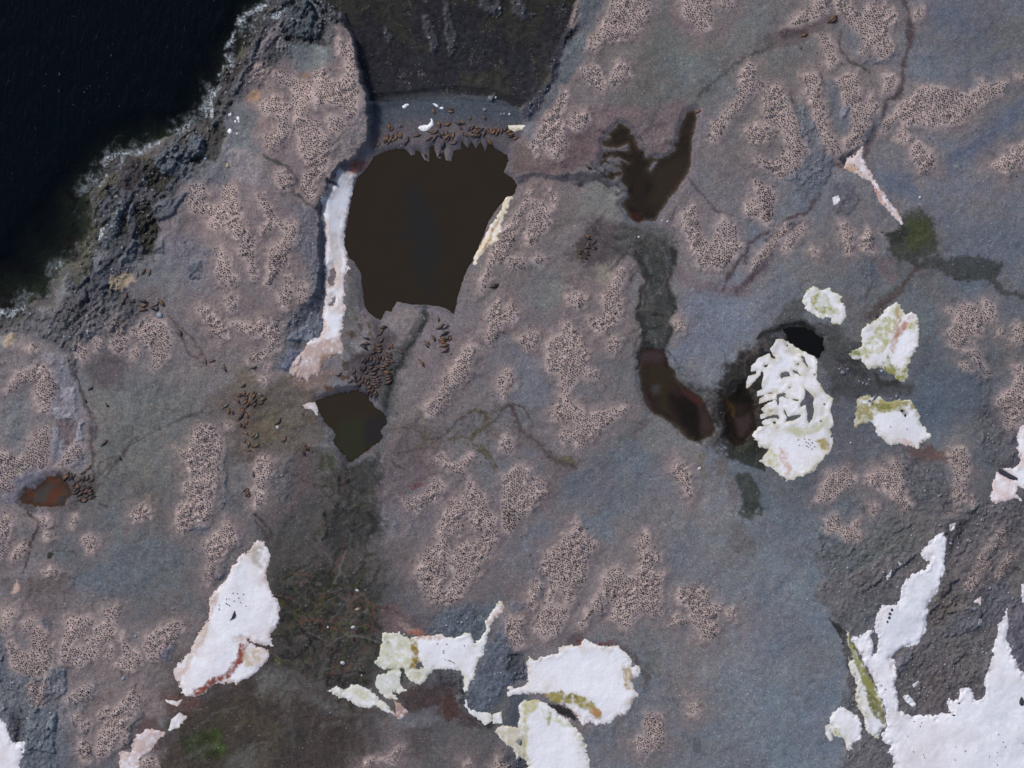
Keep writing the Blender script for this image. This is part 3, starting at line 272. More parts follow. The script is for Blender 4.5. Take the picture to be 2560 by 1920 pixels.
# broad muddy and guano-washed ground: system, outline, colour, strength, feather
WASH = [('11',[850,1150,1000,1050,1250,1180,1180,1330,1100,1500,950,1520,850,1659,760,1500,790,1250],(92,80,83),.7,40),('11',[900,600,1150,300,1400,300,1480,420,1300,650,1000,800],(112,100,104),.5,40),
 ('01',[600,640,700,600,830,680,800,860,640,840,560,740],(84,76,80),.8,24),('01',[830,200,1050,190,1150,330,900,380,800,400],(100,90,92),.7,18),('01',[1050,330,1180,380,1330,640,1200,600,1120,450],(112,100,102),.6,20),('01',[1360,900,1560,760,1700,800,1700,1350,1500,1300,1450,1050,1300,1040],(88,78,74),.75,30),('01',[1500,700,1640,660,1659,860,1520,860],(100,92,82),.6,20),
 ('11',[0,900,180,800,420,860,430,1000,470,1150,300,1300,0,1260,-80,1100],(84,76,70),.75,26),('11',[0,980,180,1060,300,1050,130,1180,0,1250],(92,84,68),.6,16),('11',[200,780,420,720,560,760,480,840,280,880],(120,100,92),.7,16),('11',[260,1260,420,1300,400,1500,200,1659,150,1659,260,1450],(84,74,76),.8,26),
 ('02',[0,400,130,440,480,400,560,330,420,520,180,560,0,480],(84,72,72),.6,18),('02',[200,600,330,560,400,640,280,700],(90,78,78),.4,14),
 ('02',[900,1270,1000,1330,1060,1420,1020,1560,880,1450],(80,62,62),.8,16),('02',[1040,1180,1300,1190,1240,1300,1100,1290],(84,62,60),.8,12),('02',[1280,830,1350,700,1390,420,1440,420,1370,760,1200,960,1150,900],(92,80,82),.6,12),
 ('02',[1000,1659,1080,1480,1300,1240,1560,1120,1700,1060,1800,1250,1800,1700,1000,1800],(60,53,48),.9,40),('02',[1180,1440,1400,1420,1500,1550,1350,1600,1200,1560],(44,52,30),.85,26),('02',[1380,1420,1440,1450,1420,1560,1360,1520],(58,72,30),.8,14),('02',[1500,1560,1700,1500,1760,1700,1450,1700],(90,90,86),.6,30),
 ('12',[0,1040,150,1000,260,1100,250,1250,120,1240,0,1200],(96,96,94),.7,26),('12',[0,1280,200,1200,450,1180,620,1300,700,1500,600,1700,0,1700],(60,51,50),.85,50),('12',[150,1400,300,1340,340,1500,200,1600,140,1700],(48,46,44),.6,26),('12',[0,1350,120,1300,200,1500,60,1700,0,1700],(76,68,56),.5,26),
 ('12',[330,1200,520,1230,620,1310,430,1320],(96,98,98),.5,22),('12',[900,1180,1250,1080,1330,1250,1530,1400,1450,1400,1200,1280,1000,1320],(62,50,50),.85,18),('12',[1130,1200,1260,1190,1330,1300,1250,1350],(70,44,40),.6,14),('12',[700,1300,780,1290,800,1520,740,1540],(64,58,58),.6,14),('12',[960,1400,1150,1380,1130,1600,980,1600],(72,66,68),.7,22),('12',[880,1330,1150,1260,1100,1400,900,1400],(104,104,112),.6,18),
 ('12',[810,640,900,580,1060,720,1100,780,960,780,840,760],(96,78,80),.7,14),('12',[990,750,1080,760,1130,800,1030,810,980,790],(150,95,75),.7,6),('12',[900,700,960,690,1040,760,980,770],(150,135,130),.4,6),
 ('20',[550,700,700,680,900,700,1080,640,1170,680,1120,760,1090,900,1030,1000,880,1020,800,960,760,820,640,800,580,900,540,850],(104,88,92),.7,16),('20',[380,850,560,780,620,900,580,1040,400,1100,200,1120,0,1110,60,1040,350,1020],(94,78,81),.85,26),('20',[0,880,100,900,150,1040,0,1120,-60,1060],(96,84,80),.5,20),
 ('20',[480,1200,600,1180,700,1230,740,1400,640,1440,520,1380,420,1450,380,1300],(112,112,108),.6,20),('20',[280,1200,400,1200,460,1400,380,1560,260,1500],(106,98,98),.5,26),
 ('20',[430,1560,520,1430,660,1440,740,1480,700,1640,540,1700,420,1680],(74,66,70),.85,20),('20',[820,1620,640,1700,620,1659,700,1440,960,1440,1040,1540,1060,1700,860,1700],(72,70,70),.85,18),('20',[800,1480,940,1470,1000,1560,880,1600],(90,90,92),.6,12),
 ('20',[1180,700,1240,700,1230,900,1190,1050,1160,1180,1060,1330,1000,1440,960,1440,1080,1260,1170,1080],(124,108,112),.7,9),('20',[1060,60,1110,100,1180,200,1330,180,1440,80,1470,0,1490,60,1420,190,1250,280,1100,230,1030,120],(110,96,100),.6,16),('20',[760,400,860,120,900,0,960,0,860,180,800,300,780,460],(112,100,104),.6,20),('20',[440,620,380,560,440,560,600,600,640,560,780,530,700,600,600,640,560,740,520,700],(116,104,106),.5,22),
 ('21',[1050,60,1200,170,1370,210,1520,180,1659,20,1659,90,1530,250,1340,270,1180,230,1040,110],(104,90,95),.75,14),('21',[420,60,560,0,660,0,600,60,480,120,440,200],(92,82,86),.6,16),('21',[520,60,620,20,640,120,560,180],(130,124,112),.5,14),('21',[160,40,260,60,380,200,260,380,160,300],(104,108,108),.5,30),
 ('21',[0,1100,100,1160,240,1250,440,1340,420,1400,300,1440,200,1330,60,1200,0,1180],(96,84,86),.7,12),('21',[100,1440,240,1400,320,1500,240,1659,120,1659,200,1560],(100,88,92),.5,22),('21',[270,1300,340,1290,430,1360,400,1390,340,1370],(88,78,52),.6,6),
 ('21',[760,1150,860,1060,920,1070,800,1190],(92,78,82),.7,9),('21',[800,1180,960,1070,1080,1120,1200,1210,1250,1300,1050,1320,980,1330,880,1290],(108,106,106),.6,14),('21',[960,1320,1060,1220,1080,1260,1020,1330,1000,1500,980,1440],(120,106,108),.5,12),
 ('21',[1200,1280,1260,1270,1250,1400,1220,1460],(92,84,60),.5,9),('21',[1320,1300,1400,1280,1380,1440,1330,1430],(88,74,62),.5,10),('21',[1360,1250,1500,1210,1659,1270,1659,1659,1480,1659,1420,1500],(74,80,88),.6,30),('21',[1490,1570,1600,1600,1620,1659,1500,1659],(36,40,34),.8,10),('21',[1400,1400,1470,1480,1440,1659,1400,1600],(96,84,88),.5,16),
 ('21',[1060,300,1200,240,1500,300,1520,520,1300,640,1120,700,1010,650,1080,520,1140,440],(96,104,122),.6,40),('21',[0,600,200,680,260,900,240,960,0,960],(98,102,114),.5,26),
 ('22',[1430,60,1540,120,1600,240,1440,300,1420,220],(90,84,84),.6,16),('22',[1440,0,1560,-20,1600,20,1520,60],(40,46,32),.7,9),('22',[420,20,600,-10,660,140,600,200,500,140],(96,106,116),.6,20),('22',[1180,1460,1240,1450,1230,1560,1180,1540],(64,70,74),.6,8),('22',[1120,1430,1150,1420,1160,1480,1120,1480],(66,72,78),.5,6),
 ('22',[340,850,420,780,620,860,760,880,860,980,900,1080,850,1160,830,1000,700,890,500,840,350,900],(74,66,68),.8,14),('22',[430,840,700,850,660,880,450,870],(92,50,54),.6,5),('22',[820,1190,1090,1220,1060,1250,900,1240],(84,84,92),.5,8),('22',[860,860,940,900,960,1050,880,1080],(76,78,74),.6,20),
 ('22',[0,1160,100,1180,60,1290,40,1400,-40,1400],(66,70,80),.9,5),
 ('30',[0,200,120,180,300,130,420,120,440,170,300,190,200,300,60,310,-60,330],(90,78,80),.75,14),('30',[80,200,280,170,290,210,180,230,100,250],(74,62,64),.7,8),('30',[0,-20,250,-20,180,60,100,180,0,240],(104,98,100),.5,20),('30',[480,180,600,220,600,400,500,330],(94,97,108),.6,16),('30',[380,500,450,560,500,700,540,860,460,880,390,740],(90,94,104),.7,12),
 ('30',[980,60,1300,40,1300,200,1100,200],(82,90,110),.4,40),('30',[1150,1050,1300,900,1659,650,1659,750,1400,930,1200,1120],(74,84,106),.6,40),('30',[680,1100,900,1130,1000,1300,900,1260,740,1180],(76,88,108),.6,22),('30',[1100,1400,1500,1400,1640,1600,1200,1659],(84,92,106),.5,50),('30',[1280,430,1400,340,1500,270,1600,200,1500,340,1380,420],(92,96,90),.4,22),('30',[1600,180,1659,130,1659,260,1560,300],(88,92,92),.4,22),
 ('30',[800,1500,880,1380,950,1320,1040,1400,1090,1560,1090,1659,840,1700,780,1600],(52,55,46),.85,16),('30',[900,1400,1010,1420,1040,1560,960,1640,880,1560],(56,62,34),.7,14),('30',[780,1500,880,1460,880,1560,800,1600],(34,34,34),.7,10),
 ('31',[850,0,960,90,1100,90,1250,150,1400,150,1490,190,1560,250,1720,300,1720,255,1560,210,1490,130,1520,60,1440,20,1250,15,1080,10,960,40,1000,-20,860,-20],(52,54,52),.85,10),('31',[640,380,820,200,880,130,1000,60,980,100,860,230,820,300,700,420],(72,60,58),.8,12),('31',[700,0,830,0,820,150,760,210,720,160],(98,86,88),.7,8),('31',[820,20,880,80,860,150,820,170],(84,84,88),.6,8),
 ('31',[380,520,600,560,620,660,720,740,850,790,940,830,930,900,700,900,560,960,430,900,340,760,330,680],(60,60,62),.85,22),('31',[400,640,560,660,640,740,560,760,450,700],(34,36,32),.6,14),('31',[680,730,830,790,870,850,740,830],(40,42,38),.7,10),('31',[880,1210,1050,1230,1130,1330,960,1300],(84,62,58),.7,10),('31',[1050,1300,1180,1270,1160,1350,1060,1330],(92,66,56),.5,8),('31',[1000,720,1400,760,1400,1000,1150,1100,950,1000],(78,86,100),.6,50),
 ('31',[1380,1340,1590,1240,1640,1330,1580,1370,1500,1370],(62,60,66),.7,10),('31',[160,300,250,240,240,400,330,440,500,450,520,700,400,560,280,440,120,440,0,560,-40,520],(66,66,66),.75,16)]
for s_, p, c, a, f in WASH: lay(K(s_, p), tuple(v * 1.05 for v in c), a, f * .39 * 1.5, 16)
DARK = [('21',[780,-110,900,-150,1045,-110,1045,-30,1035,150,1045,300,1030,450,1000,560,980,640,850,640,835,500,805,350,855,180],(52,53,52),1,11,.5),
 ('20',[10,1150,150,1110,300,1135,420,1115,560,1135,700,1180,680,1200,540,1185,440,1200,300,1175,150,1155,30,1180],(54,53,62),.9,6,.6),('20',[420,1170,450,1180,440,1205,418,1200],(26,26,30),.8,4,.6),
 ('A3',[300,180,420,260,560,330,640,380,720,330,800,250,900,160,1060,60,1090,300,1100,900,900,960,780,900,640,850,700,700,600,500,450,350],(56,52,53),.92,24,.5),('A3',[720,380,800,260,900,150,1000,80,1090,60,1088,400,1080,900,900,930,800,900,740,700],(32,29,27),.9,18,.5),
 ('21',[1350,900,1400,780,1500,680,1620,560,1700,520,1780,450,1900,430,2010,500,2050,620,1990,680,1900,640,1800,600,1700,640,1660,1220,1540,1250,1440,1210,1340,1130,1310,1040],(30,28,26),.92,18,.6),
 ('11',[560,1290,780,1290,790,1659,820,1700,790,1800,740,1850,660,1900,560,1960,480,1940,500,1760,540,1659,470,1450],(41,42,41),.92,20,.5),('11',[380,1250,560,1260,500,1500,420,1500],(64,64,60),.7,18,.3),
 ('12',[130,400,300,330,500,330,640,400,780,520,830,740,800,900,770,1060,700,1120,500,1140,300,1050,100,950,140,820,160,660],(42,41,39),.92,20,.5),('12',[200,370,420,350,640,420,640,600,360,560,200,560],(38,39,36),.6,20,.4),('12',[480,0,560,0,560,300,500,340,440,200],(52,50,52),.7,16,.4),
 ('12',[480,1000,770,1080,740,1140,500,1150],(40,38,38),.6,10,.4),
 ('11',[600,640,700,600,770,430,880,500,900,800,800,960,690,860,600,820],(66,58,62),.85,14,.4),('11',[1070,320,1130,400,1010,620,930,780,930,900,870,1080,780,1290,740,1240,840,1100,800,930,880,720,960,520],(64,66,66),.8,14,.3),
 ('11',[580,30,640,60,680,160,700,300,700,400,600,660,570,500,590,200],(78,78,78),.7,10,.3),('11',[480,860,660,830,740,880,760,940,640,890,500,915,400,930],(44,44,50),.85,6,.6),
 ('32',[385,695,440,725,500,748,535,840,550,960,575,1100,630,1260,635,1400,600,1390,540,1240,505,1010,475,830],(32,32,28),.95,5,.5),('32',[290,250,350,480,390,700,370,560,330,350],(98,88,86),.5,8,0),
 ('12',[930,1010,970,1030,960,1100,920,1120],(36,34,34),.8,5,.4),('22',[240,1230,330,1250,420,1330,400,1350,330,1320,260,1290],(26,26,24),.95,4,.4),('12',[1370,1150,1460,1290,1560,1400,1480,1400,1330,1230,1320,1130],(36,36,40),.9,6,.4),
 ('11',[530,1440,600,1430,605,1480,570,1500,525,1490],(14,14,14),.95,3,.3),('02',[315,265,350,262,362,290,335,305,315,295],(22,28,20),.9,4,.4),('01',[100,1590,200,1480,420,1400,600,1440,640,1500,520,1620,360,1670,180,1659],(62,56,55),.8,12,.4),
 ('21',[330,-10,650,-10,600,30,520,50,450,20,380,30],(62,54,56),.7,10,.4),('20',[420,1590,480,1500,540,1540,520,1659,430,1659],(56,48,50),.7,10,.4)]
for s_, p, c, a, f, w_ in DARK: lay(K(s_, p), tuple(v * 1.05 for v in c), a, f * (.9 if f > 9 else .55), 20 if f > 9 else 10, wet=w_)
veins = sst(.50, .85, ridged(GX + 20 * WX, GY + 20 * WY, 44, 3, 9, 70, 1.8)); vein2 = sst(.5, .9, ridged(GX + 12 * WX, GY + 12 * WY, 26, 3, 13, 110, 1.5))
COL *= (1 - .62 * (np.clip(WET * 1.7, 0, 1) * veins)[..., None] + .75 * (np.clip(WET * 1.5, 0, 1) * vein2 * (1 - veins))[..., None] * np.array([1.1, 1, .9]))
mud = np.clip(sst(.16, .08, COL.mean(2)) * (1 - WET), 0, 1); COL *= (1 - .20 * (mud * veins) + .14 * mud * vein2)[..., None]
MOSS = [('21',[1380,1230,1500,1180,1600,1220,1700,1300,1650,1400,1500,1360,1400,1300],(38,40,32)),('21',[1440,1400,1560,1430,1620,1560,1560,1640,1480,1540],(52,56,50)),('12',[215,410,255,400,275,440,240,465,215,445],(42,52,20)),('12',[200,480,235,470,230,500,205,505],(18,22,14)),('12',[310,470,340,430,400,405,420,420,350,470],(22,26,18)),('12',[420,375,445,375,442,400,415,400],(14,18,12)),('12',[460,380,485,378,480,400,462,398],(18,22,14)),('12',[155,570,190,570,195,600,165,620],(70,66,24)),('12',[250,640,285,650,290,700,260,700],(48,60,22)),('12',[690,540,760,580,800,640,760,660,700,600],(52,58,36)),('12',[580,780,620,790,620,870,590,850],(46,52,30)),('12',[620,480,660,460,650,520,620,530],(40,46,30)),('12',[470,400,510,400,490,470,460,480],(44,50,32)),('12',[120,950,150,945,155,980,125,985],(88,86,50)),('21',[1200,1150,1260,1190,1240,1220,1180,1200],(30,36,16)),('11',[470,1300,500,1300,510,1400,480,1390],(52,58,38)),('11',[420,1290,450,1300,440,1380,420,1360],(56,60,42)),('10',[900,60,960,60,950,120,900,120],(66,68,48)),('12',[300,900,360,900,370,960,310,950],(54,44,34)),('12',[600,1040,760,1090,700,1120],(36,38,30))]
for s_, p, c in MOSS: lay(K(s_, p), c, .85, 4, 8)
POOL = [('11',[590,500,630,490,640,520,610,530],(70,54,40)),('11',[650,400,670,400,665,430],(78,62,50)),('11',[665,440,685,440,682,480,665,475],(74,60,50)),('11',[720,440,740,440,740,475,722,470],(66,56,42)),('11',[700,370,712,370,712,400],(80,64,52)),('11',[720,490,750,490,745,515,722,515],(72,58,46)),('11',[570,670,605,680,605,740,575,740],(66,56,44)),('11',[525,780,600,770,605,800,560,810],(74,54,40)),('11',[455,845,500,840,512,870,490,892,465,885],(84,52,40)),('11',[298,1018,316,1018,314,1032,300,1032],(52,40,26)),('12',[430,510,445,520,420,600,340,700,290,745,275,740,330,680,395,600],(84,58,52)),('20',[780,1380,820,1385,850,1430,780,1430],(70,42,36)),('11',[710,1240,750,1230,760,1270,700,1280],(84,62,62)),('11',[980,1490,1060,1465,1070,1480,1010,1510],(104,70,74)),('10',[620,1040,690,1050,740,1050,700,1100,620,1130,600,1100],(128,78,68)),('10',[460,1220,500,1200,490,1260,450,1280],(96,66,66)),('00',[1580,610,1680,570,1700,640,1600,655],(150,120,100)),('10',[300,480,340,470,340,500,310,500],(128,100,80)),('10',[650,580,680,585,670,610,650,600],(134,110,90)),('22',[420,840,560,850,620,880,560,870],(88,48,50)),('02',[80,480,110,440,130,500,90,530,60,520],(190,160,148)),('01',[770,110,850,110,860,160,790,200,760,160],(176,154,134)),('01',[20,560,60,500,100,510,90,570,30,600],(170,150,130)),('32',[1075,620,1130,500,1200,510,1180,640,1100,690],(104,66,50)),('32',[960,900,1020,870,1010,960,970,960],(110,72,54)),('32',[1300,980,1330,970,1320,1010],(120,84,60)),('32',[1390,840,1430,820,1400,980],(112,74,56))]
for s_, p, c in POOL: lay(K(s_, p), c, .85, 3, 6, wet=.2)
TRAIL = [('21',[800,-20,850,70,860,160,825,260,815,350,840,480,850,590,825,640,820,720],(40,41,42),7),('21',[1040,-60,1045,60,1010,150,1000,230,1040,330,1040,430,1000,540,985,640,1010,720],(46,46,48),7),('21',[920,140,960,180,990,160],(60,50,52),6),('11',[560,1290,600,1400,540,1500,520,1659],(44,44,44),9),('11',[830,1010,860,900,900,780,960,650,1020,560,1080,450,1100,330],(44,46,48),10),('31',[-60,540,60,470,150,430,220,430,300,470],(26,26,24),9),('30',[870,-20,890,70,920,200,890,350,870,480,850,600,760,660,740,740,700,830,660,930,630,1000],(96,84,88),7),('30',[900,130,920,240,910,290],(92,80,84),14),('30',[830,560,850,610,820,640],(96,84,86),9),('30',[410,1070,370,1180,310,1290,240,1380,150,1400,60,1490,-20,1560],(90,78,82),5),('30',[410,1070,460,1070,490,1090],(104,84,76),5),('30',[460,200,450,290,520,400,600,440,660,480],(94,84,84),4),('30',[150,600,180,700,200,840,230,880],(92,84,86),4),('30',[240,560,340,480,360,540,340,600],(98,88,92),4),
 ('30',[0,1659,60,1570,130,1500,240,1430],(92,78,84),5),('20',[1659,1490,1580,1530,1540,1570,1500,1700],(92,78,84),6),('20',[1700,280,1550,350,1430,420,1300,530,1220,620],(88,86,86),6),('20',[1150,1160,1250,1280,1330,1380,1440,1400],(104,92,98),4),('20',[1060,1300,1040,1420],(104,92,96),4),
 ('21',[1480,0,1400,150,1370,220],(96,82,88),8),('21',[1640,50,1560,150,1450,230],(96,82,88),8),('21',[1680,-80,1600,80,1500,180],(96,82,88),7),('21',[0,970,20,1080,100,1170,200,1240,300,1330,400,1380],(90,78,80),7),('21',[30,960,80,980,130,1060,140,1110],(98,88,88),3),
 ('11',[800,1130,950,1110,1030,1130,1110,1190,1190,1180,1300,1070,1440,1000],(92,82,76),2.5),('11',[1440,1000,1480,1040,1500,1110,1420,1140,1400,1180],(88,80,60),8),('11',[1500,1110,1560,1060,1600,980,1690,960],(84,76,72),4),('11',[1240,1180,1350,1180,1420,1230,1500,1300,1560,1390],(92,84,70),4),('11',[1460,1230,1520,1280,1570,1370],(96,86,72),6),('11',[900,1280,1000,1260,1100,1240,1180,1190],(88,78,76),2.5),('11',[870,1290,900,1340,990,1400],(92,80,80),2),
 ('01',[450,680,490,780,540,900,560,980,590,1080,600,1200,605,1300,612,1440],(88,78,84),6),('01',[560,960,610,1060,625,1180],(92,82,86),3),('01',[620,1450,720,1360,900,1200,1100,1090,1300,1000],(88,84,84),3),('01',[620,1500,680,1480,740,1360,900,1170],(92,84,86),3),('01',[640,1440,660,1330,760,1290],(94,86,88),3),('01',[1130,400,1180,540,1240,640,1330,700],(106,92,94),4),('01',[1090,380,1200,480,1320,640],(108,94,94),3),('01',[620,1570,660,1600,700,1630],(76,72,74),2),
 ('02',[180,-20,250,60,250,110,210,200,170,300,155,400],(72,62,66),3),('02',[355,262,400,255,480,262],(84,78,78),2.5),('02',[420,1000,520,1010,600,970,700,950,760,980,790,1060],(104,84,84),4),('12',[-20,10,50,60,90,120,100,170],(72,60,64),3),('12',[0,60,60,130,80,200],(76,64,68),3),
 ('12',[270,760,265,870,275,900,265,980],(66,60,58),3),('12',[620,500,590,620,575,720,560,780,540,900,530,960],(62,58,54),4),('12',[560,740,600,800,620,880],(58,56,50),4),('12',[350,870,420,880,500,960,560,1040],(66,62,58),3),('12',[430,870,520,872],(20,22,18),2.5),('12',[490,960,520,980],(84,52,44),3),('12',[440,860,500,790,560,740],(64,62,56),3),('12',[460,530,500,580],(84,58,52),3),('12',[560,740,540,760,580,740],(40,38,36),3),('12',[700,640,740,700,800,720,830,750],(46,44,44),2),('12',[200,870,300,870,350,880],(66,62,60),2.5),('12',[460,100,460,150,430,170],(26,26,28),3),('12',[450,0,470,60,460,110],(34,34,36),3),
 ('12',[600,180,620,240,540,290,520,320],(66,64,66),4),('10',[0,1000,120,1040,220,1090,270,1170,260,1260],(98,88,88),6),('10',[70,1030,200,1080],(80,80,78),5),('10',[270,1270,400,1360,430,1370],(84,76,80),4),('20',[760,1090,800,1180,780,1240],(40,32,26),3),('10',[480,1350,420,1370],(60,60,74),4),
 ('20',[620,1180,580,1130,540,1100,520,1060],(64,60,62),4),('20',[540,1150,600,1190,680,1200],(64,60,62),4),('20',[560,1000,580,1070,620,1120,700,1130],(70,62,58),3)]
for s_, p, c, wd in TRAIL: lay(K(s_, p), tuple(v * .84 for v in c), .95, wd * .5 + 1.6, 9, line=True, wdt=wd * .62)
def strokes(P, n, cols, L0, L1, w0, w1, al, drift=None, sd=1):
    r_ = np.random.default_rng(sd); x0, y0 = P.min(0); x1, y1 = P.max(0); k = 0
    while k < n:
        x, y = r_.uniform(x0, x1), r_.uniform(y0, y1)
        if sdf(P, np.array([x]), np.array([y]))[0] < 4: continue
        an = r_.uniform(0, 6.28) if drift is None else math.radians(drift) + r_.normal(0, .35) ; pts = [(x, y)]; L_ = r_.uniform(L0, L1)
        for _ in range(6):
            an += r_.normal(0, .35); x += math.cos(an) * L_ / 6; y += math.sin(an) * L_ / 6; pts.append((x, y))
        wd = r_.uniform(w0, w1); lay(np.array(pts), cols[r_.integers(len(cols))], al * r_.uniform(.5, 1), wd * .6 + 1, 5, line=True, wdt=wd * .5); k += 1
SW = K('12', [150,400,620,380,780,560,800,900,720,1080,480,1100,240,980,160,700])
strokes(SW, 34, [(84,75,74),(76,70,66),(70,68,66),(36,36,34)], 25, 80, 5, 13, .7, None, 21)
strokes(SW, 140, [(20,21,18),(16,17,15),(24,24,22),(82,58,50),(60,62,36),(88,84,80),(74,68,62),(64,50,46)], 25, 130, 1.5, 4.5, 1.0, None, 1)
strokes(K('12', [480,0,780,0,700,260,560,330,470,300]), 16, [(34,34,34),(70,68,68)], 40, 120, 2, 5, .5, 100, 2)
strokes(K('11', [420,1240,760,1290,780,1659,560,1760,440,1500]), 30, [(34,35,33),(84,82,80),(60,62,46),(80,66,62)], 20, 80, 2, 6, .55, None, 3)
strokes(K('11', [0,900,420,860,420,1100,200,1250,-150,1150,-100,950]), 46, [(70,58,50),(64,56,46),(104,92,80),(88,72,66),(74,76,74)], 20, 110, 2, 6, .6, -30, 4)
strokes(K('11', [900,1080,1300,1040,1500,1000,1560,1300,1200,1250,1100,1450,900,1420,860,1200]), 30, [(84,72,70),(78,70,62),(94,86,64),(88,78,80)], 40, 150, 1.5, 4, .6, -25, 5)
strokes(K('21', [820,-60,1040,-60,1030,300,980,600,860,600,820,300]), 26, [(34,35,34),(30,32,30),(84,84,84),(74,62,62)], 30, 120, 2, 6, .6, 85, 6)
strokes(K('20', [430,1450,900,1440,1040,1560,1040,1659,640,1659,480,1659]), 34, [(44,38,40),(52,44,46),(96,92,92),(62,60,58)], 25, 100, 2, 6, .6, None, 7)
strokes(K('20', [380,850,560,780,620,900,1080,700,1150,700,1080,900,900,1010,560,1080,200,1100]), 44, [(88,74,78),(82,72,76),(118,108,110),(76,72,74)], 25, 110, 2, 5, .55, -20, 8)
strokes(K('01', [640,1150,1300,880,1340,960,760,1380,640,1500]), 26, [(86,84,84),(84,78,80),(82,84,86)], 90, 260, 1.5, 4, .45, -38, 9)
strokes(K('02', [1060,1659,1300,1280,1600,1120,2400,1300,2400,1659]), 60, [(52,46,44),(48,46,44),(84,74,62),(90,88,86),(60,50,50)], 40, 170, 3, 10, .45, -60, 10)
strokes(K('21', [1350,760,1500,660,1659,560,1750,460,1700,640,1600,800,1659,1200,1500,1230,1340,1100]), 26, [(14,14,13),(20,18,16),(62,52,44),(70,60,56)], 25, 110, 2, 6, .7, -50, 11)
strokes(K('A2', [0,380,80,300,140,200,200,120,300,160,400,330,380,420,230,480,250,640,180,700,60,640]), 36, [(52,50,50),(46,42,38),(100,90,94),(60,56,58)], 14, 60, 1.5, 4, .75, 15, 15)
strokes(K('A2', [400,250,640,180,640,350,520,400,400,390]), 20, [(84,72,76),(76,66,66),(118,106,108)], 20, 70, 2, 5, .6, -30, 16)
strokes(K('32', [520,-20,1100,20,1500,-20,1659,200,1400,600,1000,560,700,600,420,700,340,300]), 60, [(66,64,68),(60,58,60),(112,112,118),(100,84,74)], 25, 140, 2, 7, .5, -50, 12)
strokes(K('12', [1060,780,1300,620,1500,600,1659,700,1659,1100,1420,1280,1480,860,1380,780]), 40, [(64,70,80),(58,62,70),(108,114,124)], 25, 110, 2, 5, .55, 115, 13)
for Pp in ([(-200,0),(2700,1960)],):
    bigp = np.array([(-40, 500), (900, 400), (1300, 380), (2600, -20), (2600, 1400), (1500, 1960), (0, 1960)], float)
    strokes(bigp, 130, [(92,80,82),(88,82,84),(112,104,106),(86,88,94)], 60, 260, 1.5, 5, .35, -45, 14)
# veins of runoff fanning over the ground by noise: thin darker braids where it is already muddy
# guano: a broad pinkish halo round each cluster, a pale patch under the birds
g = fbm(GX, GY, 9, 3, 3)
cm = np.clip(CORE * (.80 + .22 * g + .1 * n2), 0, 1) * (1 - .3 * east)
COL = COL * (1 - cm[..., None]) + (lin(PALE) * (1 + .06 * n1[..., None])) * cm[..., None]

